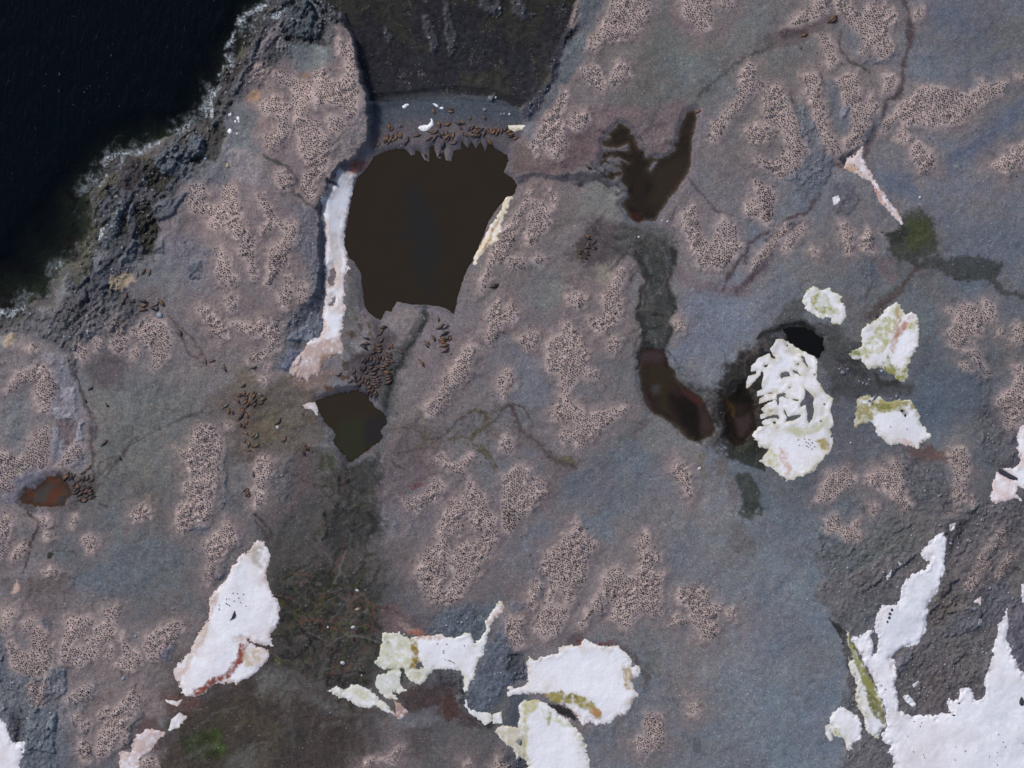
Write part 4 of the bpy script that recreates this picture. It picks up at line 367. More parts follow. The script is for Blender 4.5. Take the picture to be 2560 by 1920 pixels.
# rock: system, outline, colour, roughness (m), strata angle, stretch, colour strength
RK = [('O',[600,-60,705,-60,745,35,722,75,700,60,680,95,640,100,612,112,565,160,525,205,490,262,452,312,400,352,352,372,330,352,385,310,440,262,470,195,500,118,545,60],(66,67,74),1.5,52,4,.9),
 ('O',[195,440,215,380,262,350,330,335,440,290,446,330,420,372,372,420,342,482,332,560,318,560,290,560,262,640,200,700,150,720,120,690,160,640,150,600,190,530],(66,67,74),1.5,55,3.5,.9),
 ('O',[-30,690,60,655,100,690,150,640,250,600,300,640,300,690,262,720,200,730,165,770,160,800,120,740,60,715,-30,730],(84,84,90),1.2,48,2,.85),
 ('01',[250,560,330,640,430,640,440,850,500,860,520,960,530,1050,540,1200,575,1300,570,1370,520,1380,440,1370,340,1380,320,1330,350,1100,320,1000,380,900,360,800,300,700],(124,121,131),.5,80,1.8,.7),
 ('01',[480,560,590,300,640,260,740,260,800,330,720,400,700,460,560,540,540,560],(98,97,103),.8,60,1.5,.6),('01',[360,1060,480,1060,500,1160,440,1240,390,1200,360,1130],(92,82,84),.1,0,1,.8),('01',[60,920,180,910,210,1010,200,1100,160,1200,80,1220,30,1180,40,1020],(104,105,109),.1,0,1,.8),
 ('01',[0,1500,120,1430,200,1400,310,1390,300,1440,240,1480,160,1500,60,1620,-30,1570,60,1560,110,1500],(110,105,118),.7,40,3,.8),
 ('11',[340,-60,400,0,450,100,450,200,440,520,420,560,300,600,280,650,250,700,210,760,110,720,150,640,200,560,210,420,340,300],(88,90,100),.8,88,5,.85),
 ('10',[440,1360,270,1330,290,1400,270,1500,280,1659,340,1740,340,1900,440,1980,450,1720,430,1460],(98,98,106),.8,75,3,.8),
 ('10',[655,250,700,400,755,650,760,900,755,985,720,1000,640,1030,500,1130,440,1120,470,1020,480,880,560,900,640,780,690,640,680,480],(112,104,108),.7,50,2,.7),
 ('10',[170,200,230,60,300,-10,420,0,480,100,520,300,440,330,300,260,220,290,210,350,140,380,170,280],(72,74,78),1.1,70,3,.9),('10',[200,300,300,260,440,330,510,310,510,380,430,440,300,460,240,430],(94,98,103),.1,0,1,.9),
 ('00',[1530,640,1620,700,1659,740,1640,960,1500,960,1460,900,1450,780],(92,95,102),.2,0,1,.8),('00',[1150,1060,1500,920,1659,980,1659,1010,1450,1180,1240,1220,1180,1200],(88,91,97),.5,50,3,.7),('00',[1000,1560,1080,1420,1240,1200,1210,1330,1180,1500,1400,1659,1000,1659],(104,102,110),.5,55,3,.6),
 ('00',[1500,960,1700,960,1700,1200,1560,1180,1480,1120],(134,124,126),.3,60,3,.5),('10',[-60,960,40,940,30,1000,-40,1000],(92,94,106),.6,30,2,.7),
 ('02',[40,1050,150,1060,320,1000,430,1000,430,1150,390,1250,370,1320,370,1700,160,1700,170,1480,75,1500,50,1300,0,1290,-60,1000,20,940],(94,97,105),1.1,72,2.6,.85),('02',[10,760,60,900,60,1050,40,1150,-40,1100,-40,760],(84,88,98),.6,80,2,.7),('02',[70,1300,150,1300,150,1420,130,1500,75,1500],(66,66,74),1.0,80,3,.9),('02',[370,1240,620,1060,640,1200,520,1290,420,1480,500,1540,380,1600],(104,105,113),.5,70,3,.7),
 ('02',[840,1370,930,1240,950,1280,880,1420,850,1540,790,1540],(84,84,90),1.0,70,3,.9),('02',[1060,880,1150,870,1120,970,1040,980],(96,98,110),.6,20,2,.9),('02',[1240,80,1380,60,1380,130,1250,120],(100,102,116),.8,30,2,.7),('02',[1520,160,1560,130,1560,230,1500,320,1440,440,1400,470,1400,400,1500,260],(88,88,96),.8,60,2,.7),('02',[250,690,340,700,330,790,280,760],(88,88,98),.8,40,2,.8),
 ('01',[1430,1280,1480,1300,1480,1400,1500,1659,1430,1659,1440,1500],(98,99,106),.8,70,2,.6),('11',[120,1330,240,1300,250,1420,220,1600,110,1600],(98,98,102),.7,40,1.5,.5),('01',[1210,60,1310,30,1300,90,1250,145,1210,110],(98,100,110),.7,60,2,.9),
 ('20',[340,-60,440,-40,450,50,430,130,400,210,370,290,330,340,310,430,290,480,180,650,110,780,70,730,130,580,240,430,270,280,300,160,350,60],(48,50,60),1.6,58,4,.95),('20',[450,-60,640,-60,560,110,480,240,480,330,430,420,380,520,300,600,180,740,110,800,190,650,290,480,370,290,430,150],(82,88,96),.4,60,3,.8),('20',[390,-40,440,-40,420,120,390,170,350,160],(132,122,126),.5,60,3,.7),
 ('20',[100,780,180,780,200,860,120,920,90,860],(112,112,122),.5,50,3,.6),('20',[1220,740,1290,780,1270,920,1200,900],(102,100,106),.5,60,2,.6),('20',[1140,1320,1200,1330,1190,1400,1130,1540,1160,1659,1090,1500,1100,1380],(104,106,116),.7,50,2,.6),
 ('30',[150,640,250,690,330,860,400,960,420,1030,380,1150,300,1280,180,1250,100,1150,180,1100,250,980,210,840],(98,100,110),.9,60,2,.8),('30',[450,1020,610,950,600,970,490,1080],(48,48,58),.9,38,5,.95),('30',[600,830,700,780,740,700,720,780,660,900,620,960,600,900],(92,92,100),.8,60,2,.8),('30',[600,390,740,380,820,290,860,340,780,420,620,440],(96,96,106),.7,30,2,.6),('30',[470,700,530,700,510,790,460,780],(112,110,120),.5,60,3,.7),('30',[180,1250,250,1230,240,1300,190,1350],(88,88,96),.6,40,2,.7),('30',[380,1180,560,1200,600,1300,520,1380,450,1420,400,1350],(84,84,92),.6,40,2,.6),
 ('31',[600,0,700,0,690,200,620,300,600,150],(88,86,92),.6,85,4,.6),('31',[860,1230,960,1280,1100,1340,1180,1560,1230,1659,950,1659,880,1500,880,1380],(88,87,95),.9,-40,2,.8),('31',[1400,780,1460,880,1440,1000,1530,1120,1620,1180,1620,1340,1500,1370,1400,1300,1350,1100],(86,85,92),.9,60,2,.7),('31',[1350,740,1450,780,1420,860,1350,820],(88,84,92),.7,40,2,.7),
 ('31',[1100,1500,1190,1500,1220,1659,1120,1659],(84,78,84),.8,60,2,.7),('31',[1330,1560,1720,1560,1720,1720,1330,1720],(78,76,82),1.0,60,2,.8),
 ('32',[300,230,640,190,830,60,1160,20,1340,-60,1800,-60,1800,2000,300,2000,520,1400,500,750,440,720,350,540],(94,90,94),.8,45,2,.85),('32',[300,100,600,180,830,60,1000,180,830,320,500,400,340,340],(90,93,97),.7,30,1.6,.7),('32',[1040,560,1300,520,1300,640,1120,740,1030,740],(84,73,67),1.0,45,2,.4),('32',[850,900,1100,800,1300,900,1400,1100,1100,1240,850,1280],(90,86,88),.9,40,2,.5),
 ('32',[1130,120,1340,-20,1340,40,1180,240,1140,380],(64,62,68),1.2,45,2,.8),('32',[1540,560,1720,560,1720,1080,1620,1000,1560,880],(94,93,104),.5,80,3,.7),('32',[1390,480,1540,420,1560,560,1500,700,1440,760,1380,640],(88,90,100),.8,80,3,.7),
 ('12',[1070,780,1240,640,1330,600,1420,600,1560,570,1590,620,1500,720,1470,800,1410,830,1380,780,1290,800,1150,780],(86,92,102),.8,68,4,.85),('12',[1500,860,1620,640,1640,700,1659,900,1700,1000,1659,1150,1600,1180,1520,1300,1400,1290,1360,1220,1400,1120,1480,980],(86,92,104),.8,60,3,.85),('12',[1150,1010,1330,1040,1330,1130,1180,1110],(64,64,70),.8,60,2,.7),
 ('22',[-30,900,100,900,90,1100,0,1120,-60,1000],(68,70,78),.9,50,2,.85),('22',[-20,560,60,580,90,640,0,660],(92,96,108),.6,60,2,.6),('22',[-30,1540,60,1580,150,1700,-60,1700],(60,62,70),.8,50,2,.8),('12',[860,40,930,30,920,110,870,110],(98,98,108),.6,40,2,.6),
 ('12',[960,140,1030,10,1040,30,980,160],(104,103,112),.5,60,5,.6),
 ('22',[100,330,210,240,190,400,250,430,190,600,90,480],(90,90,100),.6,60,2,.4)]
for s_, p, c, amp, ang, asp, cs in RK:
    P = K(s_, p); big_ = min(1.0, np.sqrt(np.ptp(P[:, 0]) * np.ptp(P[:, 1])) / 500); s, d = gsd(P, 30, 12 + 14 * big_)
    if d.size == 0: continue
    x_, y_ = GX[s], GY[s]; sd_ = int(ang) % 7; asp_ = min(asp, 2.4)
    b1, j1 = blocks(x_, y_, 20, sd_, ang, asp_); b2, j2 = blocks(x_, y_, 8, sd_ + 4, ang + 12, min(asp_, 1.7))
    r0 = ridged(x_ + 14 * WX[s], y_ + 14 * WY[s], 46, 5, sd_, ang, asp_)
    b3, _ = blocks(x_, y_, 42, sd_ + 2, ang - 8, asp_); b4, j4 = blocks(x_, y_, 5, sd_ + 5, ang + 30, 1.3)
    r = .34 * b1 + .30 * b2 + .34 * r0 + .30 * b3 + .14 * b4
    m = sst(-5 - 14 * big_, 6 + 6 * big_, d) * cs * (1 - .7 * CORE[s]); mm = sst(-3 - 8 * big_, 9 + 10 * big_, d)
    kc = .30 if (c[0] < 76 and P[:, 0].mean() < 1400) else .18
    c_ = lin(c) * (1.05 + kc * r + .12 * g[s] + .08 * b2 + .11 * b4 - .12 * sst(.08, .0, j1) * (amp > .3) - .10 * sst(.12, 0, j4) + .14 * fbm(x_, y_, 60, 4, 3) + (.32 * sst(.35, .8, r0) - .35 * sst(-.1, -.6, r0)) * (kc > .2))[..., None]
    c_ = c_ * (1 + .05 * np.stack([n2[s], n3[s], -n2[s]], -1))
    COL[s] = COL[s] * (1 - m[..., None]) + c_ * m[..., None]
    ROCK[s] = np.maximum(ROCK[s], mm * amp)
    Z[s] += mm * amp * (.62 * r + .12 * g[s]) * (1.05 if c[0] < 86 and P[:, 0].mean() < 1400 else .62)
    Z[s] -= .12 * sst(.10, 0, j1) * m * min(1, amp)

SLAB = [('A4',[500,50,560,20,700,0,830,-10,720,50,640,110,590,170,550,150,500,110],(88,94,103),.9),('A4',[330,490,340,410,370,350,388,400,372,470,350,525],(96,101,110),.8),('A4',[180,560,240,420,300,310,300,480,270,560,230,610],(88,93,100),.9),('A4',[510,410,560,350,700,290,760,290,640,440,560,480,500,460],(86,90,98),.9),
 ('A4',[100,700,180,670,240,740,160,840,90,820],(98,98,104),.7),('A4',[280,760,370,620,400,640,370,760,300,800],(96,99,106),.7),('A4',[490,690,560,640,600,600,600,690,540,720],(94,98,106),.6),('00',[1080,960,1240,830,1330,900,1310,1000,1200,1040,1100,1130,1000,1080,1000,1020],(86,92,102),1.1),
 ('00',[1560,420,1640,250,1659,180,1680,260,1620,440,1540,590,1440,740,1390,830,1370,800,1450,680,1510,560],(92,94,100),.9),('10',[80,200,190,100,160,160,200,300,180,350,140,330,150,240,90,300,20,380,-40,420],(118,112,118),.7),('10',[250,0,330,-30,400,60,340,240,280,250,210,200,190,140],(72,80,86),.8),
 ('A4',[740,790,870,760,845,880,775,882],(92,94,103),.5),('11',[350,350,440,420,420,540,340,560,210,540,240,480,330,440],(108,112,124),.5),('11',[200,600,300,600,300,690,220,740,160,720],(102,106,124),.5),('02',[320,1000,430,1010,430,1150,390,1200,310,1180],(116,116,126),.5),('02',[190,1250,370,1270,370,1560,180,1530],(100,107,117),.7),
 ('01',[400,870,490,860,500,960,440,960,400,940],(142,138,147),.4),('01',[340,990,500,980,480,1060,360,1060],(134,131,140),.4),('01',[340,1110,390,1110,390,1300,330,1300],(130,130,142),.4),('01',[500,1080,530,1080,545,1200,500,1190],(134,134,144),.4),('30',[470,700,530,700,500,790,460,760],(118,116,128),.3),
 ('32',[840,950,900,880,960,900,900,1000,860,1060,830,1100],(104,102,110),.5),('32',[1150,700,1300,600,1380,640,1370,760,1240,800,1120,820],(96,95,104),.6),('32',[520,420,700,330,860,250,960,270,800,400,600,520],(98,94,98),.6),('32',[1240,430,1130,560,1060,680,1030,650,1100,510,1180,420],(70,66,70),.7)]
for s_, p, cc_, hh in SLAB:
    P = K(s_, p); s, d = gsd(P, 14, 10)
    if d.size == 0: continue
    x_, y_ = GX[s], GY[s]; b2, j2 = blocks(x_, y_, 13, 3, 55, 2.6); fr = ridged(x_ + 8 * WX[s], y_ + 8 * WY[s], 24, 4, 5, 60, 2.6)
    m = sst(-1, 4, d); Z[s] += m * hh * (.75 + .35 * b2 + .3 * fr)
    mc = sst(-3, 3, d)[..., None] * .75; COL[s] = COL[s] * (1 - mc) + lin(cc_) * (1 + .22 * b2 + .2 * fr - .3 * sst(.08, 0, j2))[..., None] * mc
for s_, p, cc_ in [('A4',[300,60,340,20,440,20,450,160,380,260,280,260],(56,50,54)),('A4',[100,200,250,110,290,200,200,260,180,330,110,330],(74,72,62)),('A4',[390,400,500,350,510,480,560,520,520,620,500,700,460,700,420,620,400,520],(42,40,33)),('A4',[460,60,510,130,570,200,640,170,600,240,540,290,480,240],(44,42,34)),('A4',[0,640,80,480,140,440,160,560,80,700,60,860,0,950,-60,900],(74,75,68)),('A4',[220,880,360,840,385,900,300,950,200,950],(166,148,128)),('00',[1440,480,1520,400,1580,400,1500,560,1440,620,1400,640],(52,46,52))]: lay(K(s_, p), cc_, .85, 4, 10)
FOAMLN = [('A4',[440,-5,330,50,250,100,180,180,110,250]),('A4',[200,255,260,310,240,290]),('A4',[150,520,130,610]),('00',[620,1230,700,1110,780,1060,800,990,900,980,1020,930]),('00',[1080,880,1120,850,1230,820]),('00',[1350,800,1370,660,1400,560,1410,490,1460,400,1460,300,1520,200,1560,150]),('00',[1500,230,1560,120,1659,60,1720,40]),('10',[60,110,140,90,180,60,260,0]),('10',[370,0,400,60,420,100])]
FOAMD = np.full((H, Wd), 99.0)
for s_, p in FOAMLN:
    s, d = gsd(K(s_, p), 40, 9, line=True); FOAMD[s] = np.minimum(FOAMD[s], d)
# ------------------------------------------------------------------ heights
base = 1.9 + .35 * fbm(GX, GY, 260, 3, 11) + .26 * fbm(GX, GY, 60, 3, 12) + .55 * ridged(GX + 40 * WX, GY + 40 * WY, 190, 3, 2, -40, 1.6) * sst(700, 400, GX * .6 + np.abs(GY - 500) * .2 - 300) + .07 * fbm(GX, GY, 14, 3, 13)
mound = np.zeros((H, Wd))
for P in clusters:
    s, d = gsd(P, 26, 10)
    if d.size: mound[s] = np.maximum(mound[s], sst(-26, 14, d))
lump, lj = blocks(GX, GY, 9, 2, 30, 1.3)
knob = sst(-.3, .5, fbm(GX, GY, 60, 3, 10)) * mound
COL *= (1 + .09 * lump * sst(-.2, .6, fbm(GX, GY, 70, 3, 10)) - .10 * sst(.14, 0, lj) * sst(0, .7, fbm(GX, GY, 70, 3, 10)))[..., None]
Z = base + Z + .5 * mound + .24 * knob * lump + .12 * knob * fbm(GX, GY, 20, 4, 6)
s, d = gsd(HEAD, 30, 10)
xr = np.interp(GY[s], [0, 380, 440, 520, 900], [930, 930, 860, 812, 812])
f_ = 9 + 130 * sst(60, 220, xr - GX[s]) + 120 * sst(690, 840, GY[s])
Z[s] += 2.4 * sst(0, 1, d / f_)
ss, sd_sea = slice(None), sdf(SEA, GX + 20 * WX, GY + 20 * WY)
ssb, sd_bay = slice(None), sdf(BAY, GX + 8 * WX, GY + 8 * WY)
r = ridged(GX, GY, 40, 5, 3, 52, 2.5)
# shore: everything falls to the water along the coast
shore = sst(-70, 0, sd_sea)
Z = Z * (1 - shore) + (0.35 + (Z - base) * .9) * shore
under = sst(-2, 14, sd_sea)
sw = sst(500, 250, GX) * sst(350, 560, GY)
rb, _ = blocks(GX, GY, 16, 6, 52, 2)
floor = -.12 - (.030 - .016 * sw) * np.clip(sd_sea, 0, 500) + (.35 * r + .25 * rb) * np.exp(-np.clip(sd_sea, 0, 500) / 70)
Z = Z * (1 - under) + floor * under
fz = sst(12, 3, FOAMD + 3 * FN); Z = Z * (1 - fz) + np.minimum(Z, -.06) * fz
# bay and beach
bb = sst(-6, 5, sd_bay)
fb = -.03 - .0016 * np.clip(sd_bay, 0, 60) - .0010 * np.clip(200 - GY, 0, 400) + .07 * fbm(GX, GY, 30, 4, 4) + .06 * g + .05 * lump
Z = Z * (1 - bb) + fb * bb
BE2 = BEACH.copy(); BE2[:5, 1] -= 26
s, d = gsd(BE2, 30, 6); m = sst(-5, 7, d); dt = GY[s] - (252 + .0009 * (GX[s] - 1130) ** 2) + 8
Z[s] = Z[s] * (1 - m) + (-.05 + .013 * np.clip(dt, -20, 110) + .02 * g[s]) * m
# reefs in the bay
RF = np.zeros((H, Wd))
REEF = [('10',[1080,80,1120,90,1150,160,1165,220,1180,300,1150,360,1120,340,1110,250,1085,150]),('10',[1215,-10,1255,0,1270,120,1295,200,1305,320,1260,380,1235,250,1220,120]),('10',[1450,-20,1590,-20,1590,60,1560,100,1500,85,1445,50]),('10',[1510,620,1550,600,1560,640,1530,660,1510,650]),('10',[560,100,640,200,600,220,520,100]),('10',[830,180,900,230,880,280,830,230]),('20',[-10,-20,60,10,150,90,100,130,0,80])]
for s_, p in REEF:
    P = K(s_, p); s, d = gsd(P, 14, 9); m = sst(-4, 8, d)
    rr = ridged(GX[s], GY[s], 16, 4, 2, 80, 2)
    bb_, _ = blocks(GX[s], GY[s], 12, 4, 80, 1.5); rr = .5 * rr + .6 * bb_
    Z[s] += m * (.55 + .45 * rr); ROCK[s] = np.maximum(ROCK[s], m); RF[s] = np.maximum(RF[s], m)
    COL[s] = COL[s] * (1 - m[..., None]) + lin((52, 52, 60)) * (1 + .3 * rr)[..., None] * m[..., None]
reefm = ROCK.copy()
for s_, p in [('00',[870,1330,960,1300,1010,1400,1030,1500,990,1659,940,1659,900,1520]),('00',[1330,850,1440,780,1460,860,1430,960,1400,1060,1330,1050,1320,950]),('00',[1220,1020,1320,1000,1330,1050,1250,1070]),('00',[920,1000,990,1020,1050,1130,1140,1150,1040,1250,960,1230,930,1120]),('00',[1560,270,1640,230,1640,290,1580,310]),('00',[780,1400,830,1400,830,1520,780,1540]),('10',[180,240,230,230,300,250,440,240,470,300,430,310,330,270,210,280]),('00',[1440,450,1540,340,1600,300,1600,420,1500,560,1430,560])]:
    P = K(s_, p); s, d = gsd(P, 10, 9); m = sst(-4, 4, d); pc = (36, 34, 28) if p[0] not in (1440, 180) else (46, 40, 46)
    COL[s] = COL[s] * (1 - .85 * m[..., None]) + lin(pc) * .85 * m[..., None]; Z[s] -= m * .5 * (p[0] != 1440); WET[s] = np.maximum(WET[s], m)
# sea-bed and bay colours
kelp = fbm(GX, GY, 30, 5, 7); kel2 = fbm(GX, GY, 70, 4, 8)
cs = np.where((kelp > .12)[..., None], lin((44, 38, 33)), lin((46, 52, 38)))
cs = cs * (1 - sst(-.5, .7, kel2)[..., None] * .5) + lin((34, 30, 30)) * sst(-.5, .7, kel2)[..., None] * .5
m = sst(-2, 8, sd_sea)[..., None]
COL = COL * (1 - m) + cs * m
zone = sst(-34, -4, sd_sea + 10 * n4) * (1 - sst(-2, 6, sd_sea)) * (1 - np.clip(CORE, 0, 1))
zc = np.where((kelp + .3 * g > 0)[..., None], lin((66, 62, 62)), lin((82, 78, 66)))
COL = COL * (1 - .75 * zone[..., None]) + zc * .75 * zone[..., None]; WET = np.maximum(WET, zone * .5)
cb = lin((43, 40, 47)) + (lin((54, 51, 45)) - lin((43, 40, 47))) * sst(-.05, .6, fbm(GX, GY, 80, 4, 5) + .5 * (1 - sst(0, 190, GY)) - .1)[..., None]
cb = cb * (1 + .30 * g + .25 * fbm(GX, GY, 16, 3, 10))[..., None]
spk = sst(.62, .9, vn(GX, GY, 3.2, 8) * .6 + .5 * fbm(GX, GY, 40, 3, 9)); cb = cb + lin((120, 116, 100)) * spk[..., None] * .7
m = (bb * (1 - np.clip(RF, 0, 1) * .9))[..., None]
COL = COL * (1 - m) + cb * m
s, d = gsd(BEACH, 20, 8); m = sst(-7, 7, d)[..., None]
tb = sst(270, 325, GY[s] + 10 * WX[s] - .0006 * (GX[s] - 1120) ** 2)[..., None]
bc = lin((66, 72, 82)) * (1 - tb) + lin((84, 78, 84)) * tb
COL[s] = COL[s] * (1 - m) + bc * (1 + .08 * g[s] + .06 * n2[s])[..., None] * m
s, d = gsd(K('10', [780,640,980,600,1230,590,1450,620,1600,700,1500,660,1250,610,1000,650]), 12, 6); m = .35 * sst(-6, 4, d)[..., None]; COL[s] = COL[s] * (1 - m) + lin((88, 92, 100)) * m
WET = np.maximum(WET, bb * .5)

LV = 1.45
PSD = {}
for nm, (P, c, wp) in PONDS.items():
    s, d = gsd(P, 60, wp)
    lv = LV if nm != 'dark' else 1.2
    if nm == 'branching':
        for h in ([120,400,200,412,218,458,150,455,120,430],[175,335,262,302,280,322,240,348],[170,530,210,525,225,560,180,580],[460,430,490,425,480,460,440,500,430,480]): d = np.minimum(d, -sdf(K('A2', h), GX[s] + 4 * WX[s], GY[s] + 4 * WY[s]))
    tgt = lv + np.clip(-d * .035, -.7, .5)
    m = sst(-45, -6, d); Z[s] = Z[s] * (1 - m) + tgt * m
    ROCK[s] *= (1 - m)
    rim = (.42 if nm in ('big', 'small', 'branching', 'red') else 0) * sst(-16, -8, d) * sst(2, -6, d)[..., None].squeeze(-1); COL[s] = COL[s] * (1 - rim[..., None]) + lin((84, 84, 98)) * rim[..., None]
    wet_ = sst(-14, 0, d); WET[s] = np.maximum(WET[s], wet_ * .6)
    k_ = .35 * sst(-12, -1, d)[..., None]; COL[s] = COL[s] * (1 - k_) + COL[s] * .45 * k_ + lin(c) * .4 * k_
    PSD[nm] = (s, d, lv)
lay(K('20', [1000,740,1100,690,1200,690,1210,740,1150,800,1080,760]), (104, 90, 92), .4, 4, 6)

def heavy(A, n):
    B_ = A[::2, ::2].copy()
    for _ in range(n): B_[1:-1, 1:-1] = (B_[1:-1, 1:-1] + B_[:-2, 1:-1] + B_[2:, 1:-1] + B_[1:-1, :-2] + B_[1:-1, 2:]) / 5
    B_ = np.repeat(np.repeat(B_, 2, 0), 2, 1)[:H, :Wd]
    for _ in range(3): B_[1:-1, 1:-1] = (B_[1:-1, 1:-1] + B_[:-2, 1:-1] + B_[2:, 1:-1] + B_[1:-1, :-2] + B_[1:-1, 2:]) / 5
    return B_
Zh = heavy(Z, 60)
for lab_, sy_, p_, T_, t_, h_ in SNOW:
    P = K(sy_, p_); s, d = gsd(P, 10, 4)
    if d.size == 0: continue
    for h in h_: d = np.minimum(d, -sdf(K(sy_, h), GX[s], GY[s]))
    m = sst(3, 16, d); Z[s] = Z[s] * (1 - m) + (Zh[s] - .05) * m
COL *= np.array([1.0, 1.012, .985])
def gi(A, px, py):
    """sample a ground raster at map points"""
    x = np.clip((np.asarray(px, float) - gx[0]) / PITCH, 0, Wd - 1.001); y = np.clip((np.asarray(py, float) - gy[0]) / PITCH, 0, H - 1.001)
    x0 = x.astype(int); y0 = y.astype(int); fx = x - x0; fy = y - y0
    if A.ndim == 3: fx = fx[..., None]; fy = fy[..., None]
    return (A[y0, x0] * (1 - fx) + A[y0, x0 + 1] * fx) * (1 - fy) + (A[y0 + 1, x0] * (1 - fx) + A[y0 + 1, x0 + 1] * fx) * fy
# ------------------------------------------------------------------ materials
def mat(name):
    m = bpy.data.materials.new(name); m.use_nodes = True
    return m, m.node_tree, m.node_tree.nodes['Principled BSDF']
def N(t, typ, **kw):
    n = t.nodes.new(typ)
    for k, v in kw.items():
        if k in n.inputs: n.inputs[k].default_value = v
        else: setattr(n, k, v)
    return n
def math_(t, op, a, b=None, clamp=False):
    n = t.nodes.new('ShaderNodeMath'); n.operation = op; n.use_clamp = clamp
    for i, v in enumerate((a, b)):
        if v is None: continue
        if isinstance(v, (int, float)): n.inputs[i].default_value = v
        else: t.links.new(v, n.inputs[i])
    return n.outputs[0]
def ramp(t, fac, lo, hi, a=0.0, b=1.0):
    n = t.nodes.new('ShaderNodeMapRange'); n.inputs['From Min'].default_value = lo; n.inputs['From Max'].default_value = hi
    n.inputs['To Min'].default_value = a; n.inputs['To Max'].default_value = b
    t.links.new(fac, n.inputs['Value']); return n.outputs[0]
def mixc(t, fac, a, b, mode='MIX'):
    n = t.nodes.new('ShaderNodeMix'); n.data_type = 'RGBA'; n.blend_type = mode
    for s_, v in ((n.inputs[0], fac), (n.inputs[6], a), (n.inputs[7], b)):
        if isinstance(v, (int, float)): s_.default_value = v
        elif isinstance(v, tuple): s_.default_value = v
        else: t.links.new(v, s_)
    return n.outputs[2]
def noise(t, co, scale, detail=3, rough=.55, dist=0):
    n = N(t, 'ShaderNodeTexNoise', Scale=scale, Detail=detail, Roughness=rough, Distortion=dist)
    t.links.new(co, n.inputs['Vector']); return n
def grey(t, v):
    n = t.nodes.new('ShaderNodeCombineColor')
    for i in range(3): t.links.new(v, n.inputs[i])
    return n.outputs[0]

def ground_mat():
    m, t, b = mat('gravel_rock_and_guano')
    co = t.nodes.new('ShaderNodeTexCoord').outputs['Object']
    c = N(t, 'ShaderNodeAttribute', attribute_name='Col').outputs['Color']
    pr = N(t, 'ShaderNodeAttribute', attribute_name='Prop').outputs['Vector']
    sp = t.nodes.new('ShaderNodeSeparateXYZ'); t.links.new(pr, sp.inputs[0])
    rock, wet = sp.outputs[0], sp.outputs[1]
    n1 = noise(t, co, 2.6, 4, .7).outputs['Fac']; n2 = noise(t, co, .55, 5, .65).outputs['Fac']
    n3 = noise(t, co, 1.7, 2, .6).outputs['Color']
    n0 = noise(t, co, 1.15, 3, .75).outputs['Fac']
    f = ramp(t, n1, .25, .75, .55, 1.45); f2 = ramp(t, n2, .3, .7, .88, 1.12); f = math_(t, 'MULTIPLY', f, ramp(t, n0, .3, .7, .86, 1.14))
    f = math_(t, 'MULTIPLY', f, f2)
    out = mixc(t, 1.0, c, grey(t, f), 'MULTIPLY')
    # tiny stones: a few pale, a few dark
    v = N(t, 'ShaderNodeTexVoronoi', Scale=2.7); t.links.new(co, v.inputs['Vector'])
    hs = t.nodes.new('ShaderNodeSeparateColor'); t.links.new(v.outputs['Color'], hs.inputs[0])
    near = math_(t, 'LESS_THAN', v.outputs['Distance'], .33)
    pale = math_(t, 'MULTIPLY', near, math_(t, 'GREATER_THAN', hs.outputs[0], .91))
    dark = math_(t, 'MULTIPLY', near, math_(t, 'LESS_THAN', hs.outputs[0], .09))
    out = mixc(t, math_(t, 'MULTIPLY', pale, .85), out, mixc(t, 1.0, out, (1.9, 1.95, 2.0, 1), 'MULTIPLY'))
    out = mixc(t, math_(t, 'MULTIPLY', dark, .75), out, mixc(t, 1.0, out, (.4, .4, .42, 1), 'MULTIPLY'))
    # coloured grain of mixed stones
    gr = t.nodes.new('ShaderNodeMix'); gr.data_type = 'RGBA'; gr.blend_type = 'OVERLAY'; gr.inputs[0].default_value = .17
    t.links.new(out, gr.inputs[6]); t.links.new(n3, gr.inputs[7]); out = gr.outputs[2]
    t.links.new(out, b.inputs['Base Color'])
    t.links.new(ramp(t, wet, 0, 1, .95, .42), b.inputs['Roughness'])
    b.inputs['Specular IOR Level'].default_value = .25
    h = math_(t, 'ADD', math_(t, 'MULTIPLY', n1, .16), math_(t, 'MULTIPLY', n2, math_(t, 'ADD', .05, math_(t, 'MULTIPLY', rock, .45))))
    bu = N(t, 'ShaderNodeBump', Strength=.9, Distance=1.0); t.links.new(h, bu.inputs['Height']); t.links.new(bu.outputs[0], b.inputs['Normal'])
    return m
